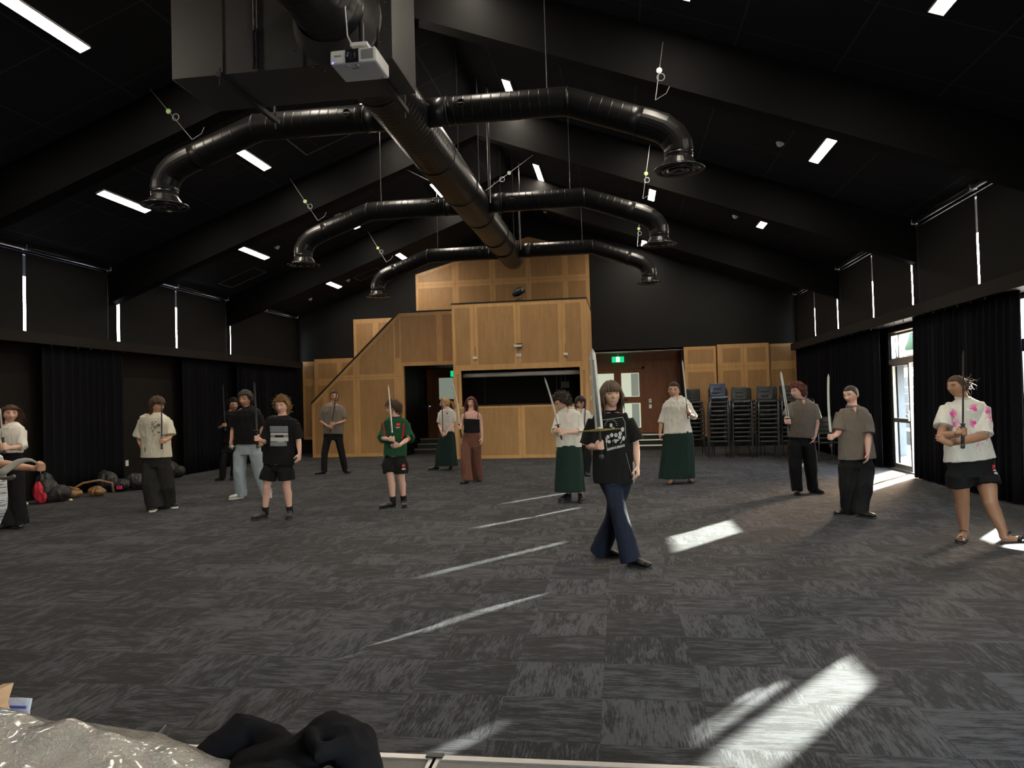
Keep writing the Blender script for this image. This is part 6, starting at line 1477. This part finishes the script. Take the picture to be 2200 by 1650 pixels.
# 12 graphic tee and shorts
add(label='boy with curly sandy hair in a black tee with grey stripe print and shorts', cp=cB, vox=.0065, skin=S_pink, feet={'a': (640, 1540, -25), 'b': (925, 1532, 20)},
    head=(850, 422, 0, 145), look=(2, 0, 0), neck=(856, 530), torso=[(512, 800, 912, 0, .8), (528, 765, 950, 0, .62), (550, 705, 1000), (600, 690, 1012), (700, 700, 985), (800, 682, 970), (900, 672, 966), (995, 665, 966)], kd=.55,
    hips=[(930, 690, 950), (1000, 668, 964), (1060, 660, 962)],
    arms={'a': dict(p=[(722, 590), (690, 782, -.02), (645, 762, -.24)], hand=('grip', 's', (603, 742, -.30))), 'b': dict(p=[(985, 590), (1015, 770, .03), (1026, 890, -.02)], hand=('open', (1012, 995, -.06), (.2, 1, 0), (-1, .1, 0)), curl=24)},
    legs={'a': ((735, 1040), (700, 1215)), 'b': ((885, 1040), (898, 1215))},
    lower=dict(kind='shorts', m=C_black, r=(.115, .11, .118), f=.26), upper=dict(m=C_black, sleeve=.50, r=(.085, .098), collar='crew', name='tee_shirt'),
    shoes=('sneaker', L_brown, L_sole), socks=(C_trous, .20), hair=('curly', dict(seed=23, t=.030, L=.06, fringe=.14)), hairm=H_blond, browm=H_brown,
    swords={'s': mk((578, 180), (604, 662), (611, 832), -.30, 'katana', 'black practice sword with a small guard held by the boy in the stripe print tee', w=.028, gw=.045, rg=.016, m=M_blade2)},
    decals=[('stripe_print', C_prg, [rect(770, 617, 944, 676, 10, 4), rect(774, 771, 928, 812, 10, 3)]), ('stripe_print', C_pr, [rect(775, 683, 942, 705, 10, 2), rect(775, 728, 940, 766, 10, 3)]), ('stripe_print', C_prg, [rect(775, 705, 822, 728, 4, 2), rect(902, 705, 940, 728, 4, 2)]), ('stripe_print', C_pr, [rect(846, 767, 906, 773, 4, 1)])])
# 13 jeans
add(label='tall boy in a plain black tee, pale blue jeans and white trainers', cp=cB, skin=S_mid, feet={'a': (408, 1338, -38), 'b': (715, 1322, 40)},
    head=(493, 352, 0, 150), look=(-4, 4, 0), neck=(500, 445), torso=[(428, 452, 540, 0, .85), (445, 420, 580, 0, .62), (470, 378, 628), (520, 366, 642), (600, 380, 640), (700, 385, 640), (795, 388, 640)], kd=.58,
    hips=[(760, 395, 635), (830, 388, 650), (900, 386, 655)],
    arms={'a': dict(p=[(388, 505), (366, 650, .02), (352, 770, -.10)], hand=('open', (350, 840, -.16), (.3, 1, 0), (1, .1, 0)), curl=34), 'b': dict(p=[(625, 505), (650, 640, .02), (655, 760, -.06)], hand=('open', (650, 840, -.1), (.2, 1, 0), (-1, .1, 0)), curl=24)},
    legs={'a': ((440, 880), (432, 1070)), 'b': ((590, 880), (632, 1080))},
    lower=dict(kind='trousers', m=C_jean, r=(.115, .105, .098), wr=.014, drop=-.06), upper=dict(m=C_black, sleeve=.44, r=(.078, .088), collar='crew', name='tee_shirt'),
    shoes=('sneaker', L_white, L_wsole), hair=('short', dict(seed=27, t=.020, L=.07, fringe=.16)), hairm=H_dk, swords={},
    extra=lambda D: tag(fused(MB().ball(D['_']['P'](350, 822, -.16), (.045, .03, .03), 12).ball(D['_']['P'](360, 832, -.17), (.03, .03, .035), 12), 'crumpled_cloth', mat('grey_cloth', (.30, .30, .30), .8), None, vox=.006, wr=.012, wscale=40), 'small crumpled grey cloth in the hand of the boy in jeans', 'cloth'))
# 14 glasses boy behind
add(label='boy with dark hair and glasses all in black by the left drapes', cp=cB, skin=S_mid, feet={'a': (242, 1160, -10), 'b': (365, 1150, 20)},
    head=(370, 412, 0, 112), look=(48, 0, 0), neck=(350, 480), torso=[(470, 322, 385, 0, .9), (485, 295, 412, 0, .66), (510, 262, 440), (560, 255, 450), (650, 262, 445), (740, 265, 440), (790, 262, 440)], kd=.58,
    hips=[(750, 270, 435), (820, 262, 440), (880, 262, 440)],
    arms={'a': dict(p=[(272, 530), (232, 635, 0), (262, 628, -.22)], hand=('grip', 's', (286, 610, -.28)), f=.85), 'b': dict(p=[(438, 530), (425, 650, .02), (405, 700, -.14)], hand=('open', (395, 740, -.2), (0, 1, .2), (-1, .1, 0)), f=.85)},
    legs={'a': ((300, 860), (272, 1000)), 'b': ((400, 860), (385, 1000))},
    lower=dict(kind='trousers', m=C_trous, r=(.09, .072, .066)), upper=dict(m=C_black, sleeve=.42, r=(.068, .075), collar='crew', name='tee_shirt'),
    shoes=('shoe', L_black, L_sole), hair=('curly', dict(seed=29, t=.020, L=.05)), hairm=H_black, glasses=True,
    swords={'s': mk((268, 208), (291, 585), (292, 660), -.28, 'wood', 'dark grey sword held upright by the boy in black with glasses', w=.026, gw=.02, rg=.016, m=M_blade2)})
# 15 oversized white tee
ik = [('d', (1418+rnd.gauss(0, 1)*14, 555+rnd.gauss(0, 1)*28, rnd.uniform(2, 6), rnd.uniform(2, 7))) for _ in range(34)]+[('d', (1450, 548, 12, 14)), ('d', (1450, 612, 9, 8))]+[('d', (1333+rnd.gauss(0, 6), 760+rnd.gauss(0, 12), 4, 5)) for _ in range(10)]+[line(1300, 490, 1340, 520, 2, 3), line(1290, 520, 1330, 490, 2, 3), line(1280, 500, 1310, 530, 1.5, 3)]
add(label='boy with long brown fringe in an oversized cream tee and wide black jeans', cp=cA, skin=S_mid, feet={'a': (1362, 1312, 20), 'b': (1515, 1285, 75)},
    head=(1392, 372, 0, 124), look=(72, 4, 0), neck=(1380, 458), torso=[(438, 1335, 1415, 0, .85), (455, 1300, 1455, 0, .62), (480, 1255, 1490), (530, 1245, 1502), (620, 1262, 1500), (720, 1268, 1500), (835, 1260, 1510)], kd=.58,
    hips=[(780, 1285, 1495), (850, 1270, 1510), (920, 1266, 1512)],
    arms={'a': dict(p=[(1262, 505), (1232, 680, .03), (1272, 775, -.04)], hand=('open', (1285, 850, -.04), (0, 1, -.2), (1, .1, 0)), curl=12), 'b': dict(p=[(1488, 505), (1505, 655, -.04), (1462, 690, -.24)], hand=('grip', 's', (1436, 692, -.30)))},
    legs={'a': ((1325, 900), (1340, 1090)), 'b': ((1450, 900), (1470, 1090))},
    lower=dict(kind='trousers', m=C_washed, r=(.125, .130, .125), wr=.014, drop=-.06), upper=dict(m=C_cream, sleeve=.50, r=(.092, .112), collar='crew', name='tee_shirt', wr=.012),
    shoes=('sneaker', L_black, L_wsole), hair=('mid', dict(seed=33, L=.12, fringe=.20, t=.020, open_=.05)), hairm=H_brown, browm=H_dk,
    swords={'s': mk((1432, 330), (1434, 640), (1433, 758), -.30, 'wood', 'thin black practice sword held by the boy in the cream tee', w=.020, gw=.022, rg=.016, m=M_blade2)},
    decals=[('ink_print', C_prd, ik)])
# 16 curly long hair left edge
add(label='person with long wavy brown hair in white shirt and black trousers, left edge', cp=cA, skin=S_pale, feet={'a': (30, 1478, -10), 'b': (180, 1465, 45)},
    head=(92, 448, 0, 136), look=(48, 0, 3), neck=(78, 560), torso=[(540, 42, 120, 0, .9), (556, 15, 160, 0, .66), (580, -20, 205), (630, -28, 215), (700, -22, 205), (760, -20, 196), (792, -22, 196)], kd=.6,
    hips=[(760, -18, 190), (830, -22, 200), (900, -24, 204)],
    arms={'a': dict(p=[(-10, 605), (-40, 730, -.08), (0, 748, -.26)], hand=('grip', 's', (30, 732, -.3))), 'b': dict(p=[(192, 600), (196, 740, -.08), (88, 755, -.24)], hand=('grip', 's', (36, 752, -.3)))},
    legs={'a': ((40, 900), (45, 1150)), 'b': ((140, 900), (150, 1150))},
    lower=dict(kind='trousers', m=C_trous, r=(.105, .092, .11)), upper=dict(m=C_white, sleeve=.68, r=(.072, .070), collar='shirt', name='shirt', wr=.012),
    shoes=('shoe', L_black, L_sole), hair=('long', dict(seed=37, L=.22, spread=.75, open_=.15)), hairm=H_bunc, browm=H_brown,
    swords={'s': mk((0, 400), (22, 662), (38, 800), -.3, 'wood', 'thin grey sword at the left edge held by the person with wavy hair', w=.020, gw=.026, rg=.016)},
    decals=[('placket', C_white, [line(40, 580, 30, 780, 7, 10)])])
HUM = [human(D) for D in PEOPLE]
for D in PEOPLE:
    if D.get('extra'): D['extra'](D)
    if D.get('straps'):
        q = D['_']; 
        for x0, x1 in ((1088, 1098), (1228, 1220)):
            bv = None; P = [q['P'](x0-2 if x0 < 1150 else x0+2, 470, .02), q['P'](x0, 480, -.055), q['P']((x0+x1)/2, 505, -.098), q['P'](x1, 545, -.115)]
            MB().tube(P, [(.006, .003)]*4, n=6).build('strap', C_black, q['up'])

# the arm reaching in at the left edge with a sabre
def reach():
    Y = 6.5; P = lambda x, y, dy=0: at(x/4.85, 820+y/4.85, Y+dy)
    t = empty('person', (at(-60, 1000, Y).x, Y, 0), 'person mostly out of view at the left edge, one bare arm reaching right', 'person')
    b = MB(); sh = P(-330, 700); el = P(-60, 850, -.08); wr = P(360, 905, -.22)
    b.tube([sh, sh.lerp(el, .5), el, el.lerp(wr, .35), wr], [.056, .052, .045, .044, (.03, .026)], n=16, dome=.4)
    g = (P(430, 800, -.27)-P(420, 960, -.27)).normalized(); palm_grip(b, wr, P(425, 890, -.27), g, -1, rg=.012, hs=1.08)
    c = at(-75, 880, Y); b.tube([Vector((c.x, Y, .95)), Vector((c.x, Y, 1.2)), Vector((c.x, Y, 1.42)), Vector((c.x, Y, 1.5)), Vector((c.x, Y, 1.62))], [(.15, .11), (.17, .12), (.20, .11), (.08, .07), (.055, .055)], side=(1, 0, 0), n=20)
    fr = frame(40); C = Vector((c.x, Y-.02, 1.70)); vs, fs = head_surf(C, fr, 1); b.add(vs, fs)
    for sx in (-.1, .1): b.tube([Vector((c.x+sx, Y, .95)), Vector((c.x+sx, Y, .5)), Vector((c.x+sx, Y, .08))], [.08, .055, .038], n=14)
    fused(b, 'body', skin(S_mid), t, vox=.006, smooth=2); add_face(t, C, fr, 1, H_dk); hair(t, C, fr, 1, 'short', H_dk, 5)
    m = cloth('white_striped_cloth', (.60, .62, .66))
    nt = m.node_tree; bs = nt.nodes['Principled BSDF']; geo = N(nt, 'ShaderNodeNewGeometry'); sp = N(nt, 'ShaderNodeSeparateXYZ', None, (geo.outputs['Position'],))
    w = N(nt, 'ShaderNodeTexNoise', None, (N(nt, 'ShaderNodeCombineXYZ', None, (mth(nt, 'MULTIPLY', sp.outputs[0], 9), mth(nt, 'MULTIPLY', sp.outputs[1], 9), mth(nt, 'MULTIPLY', sp.outputs[2], 85))).outputs[0],)); w.inputs['Scale'].default_value = 1
    old = bs.inputs['Base Color'].links[0].from_socket; mx = N(nt, 'ShaderNodeMix', None, (), data_type='RGBA'); nt.links.new(mth(nt, 'GREATER_THAN', w.outputs['Fac'], .56), mx.inputs[0]); nt.links.new(old, mx.inputs[6]); mx.inputs[7].default_value = (.20, .22, .26, 1); nt.links.new(mx.outputs[2], bs.inputs['Base Color'])
    q = MB(); R = []
    for z, r in ((1.50, .10), (1.44, .20), (1.25, .19), (1.05, .19)): q.tube
    xe = lambda px, py: at(px/4.85, 820+py/4.85, Y).x
    rowsz = [(1.50, c.x-.09, c.x+.09), (1.45, c.x-.20, c.x+.19), (1.2, c.x-.19, c.x+.2), (P(0, 850).z, c.x-.24, xe(3, 850)), (P(0, 1060).z, c.x-.26, xe(42, 1060)), (P(0, 1220).z, c.x-.27, xe(57, 1220)), (P(0, 1340).z, c.x-.26, xe(40, 1340)), (P(0, 1480).z, c.x-.20, xe(4, 1480)), (.55, c.x-.16, c.x+.16)]
    q.tube([Vector(((a+b_)/2, Y, z)) for z, a, b_ in rowsz], [((b_-a)/2, min(.17, (b_-a)/2*.6)) for z, a, b_ in rowsz], side=(1, 0, 0), n=28)
    q.tube([sh, sh.lerp(el, .55)], [.08, .085], n=16, dome=.2)
    fused(q, 'tunic', m, t, vox=.008, smooth=3, wr=.012)
    q = MB()
    for sx in (-.1, .1): q.tube([Vector((c.x+sx, Y, .9)), Vector((c.x+sx, Y, .5)), Vector((c.x+sx, Y, .05))], [.10, .085, .08], n=16)
    fused(q, 'trousers', C_trous, t, vox=.01, smooth=3, wr=.01)
    for sx in (-.1, .1): shoe(t, Vector((c.x+sx, Y-.04, 0)), 20*sx*10, 'shoe', L_black, L_sole)
    # sabre: guard near the left edge, broad bright blade arching over to the fist
    s = empty('sword', P(70, 1000, -.25), 'broad bent pale sabre with a grey crossguard, held at the left edge', 'sword')
    pts = [P(-10, 975, -.3), P(60, 920, -.3), P(130, 870, -.3), P(200, 832, -.3), P(270, 815, -.3), P(330, 818, -.3), P(385, 845, -.29), P(418, 890, -.28), P(425, 960, -.27)]
    MB().tube(pts, [(.036, .005), (.034, .005), (.031, .005), (.027, .005), (.021, .005), (.016, .004), (.012, .004), (.010, .004), (.004, .003)], side=(0, -.3, 1), n=10).build('blade', mat('pale_blade', (.72, .71, .66), .35, .2), s, True)
    MB().tube([P(-60, 985, -.3), P(20, 1005, -.31), P(110, 1005, -.32), P(150, 985, -.33)], [(.02, .012)]*4, side=(0, -.3, 1), n=10, dome=.5).build('guard', mat('grey_guard', (.20, .20, .19), .4, .5), s, True)
    MB().tube([P(-10, 975, -.3), P(-140, 1060, -.3)], [.016, .016], n=10, dome=.5).build('grip', M_grip, s, True)
reach()
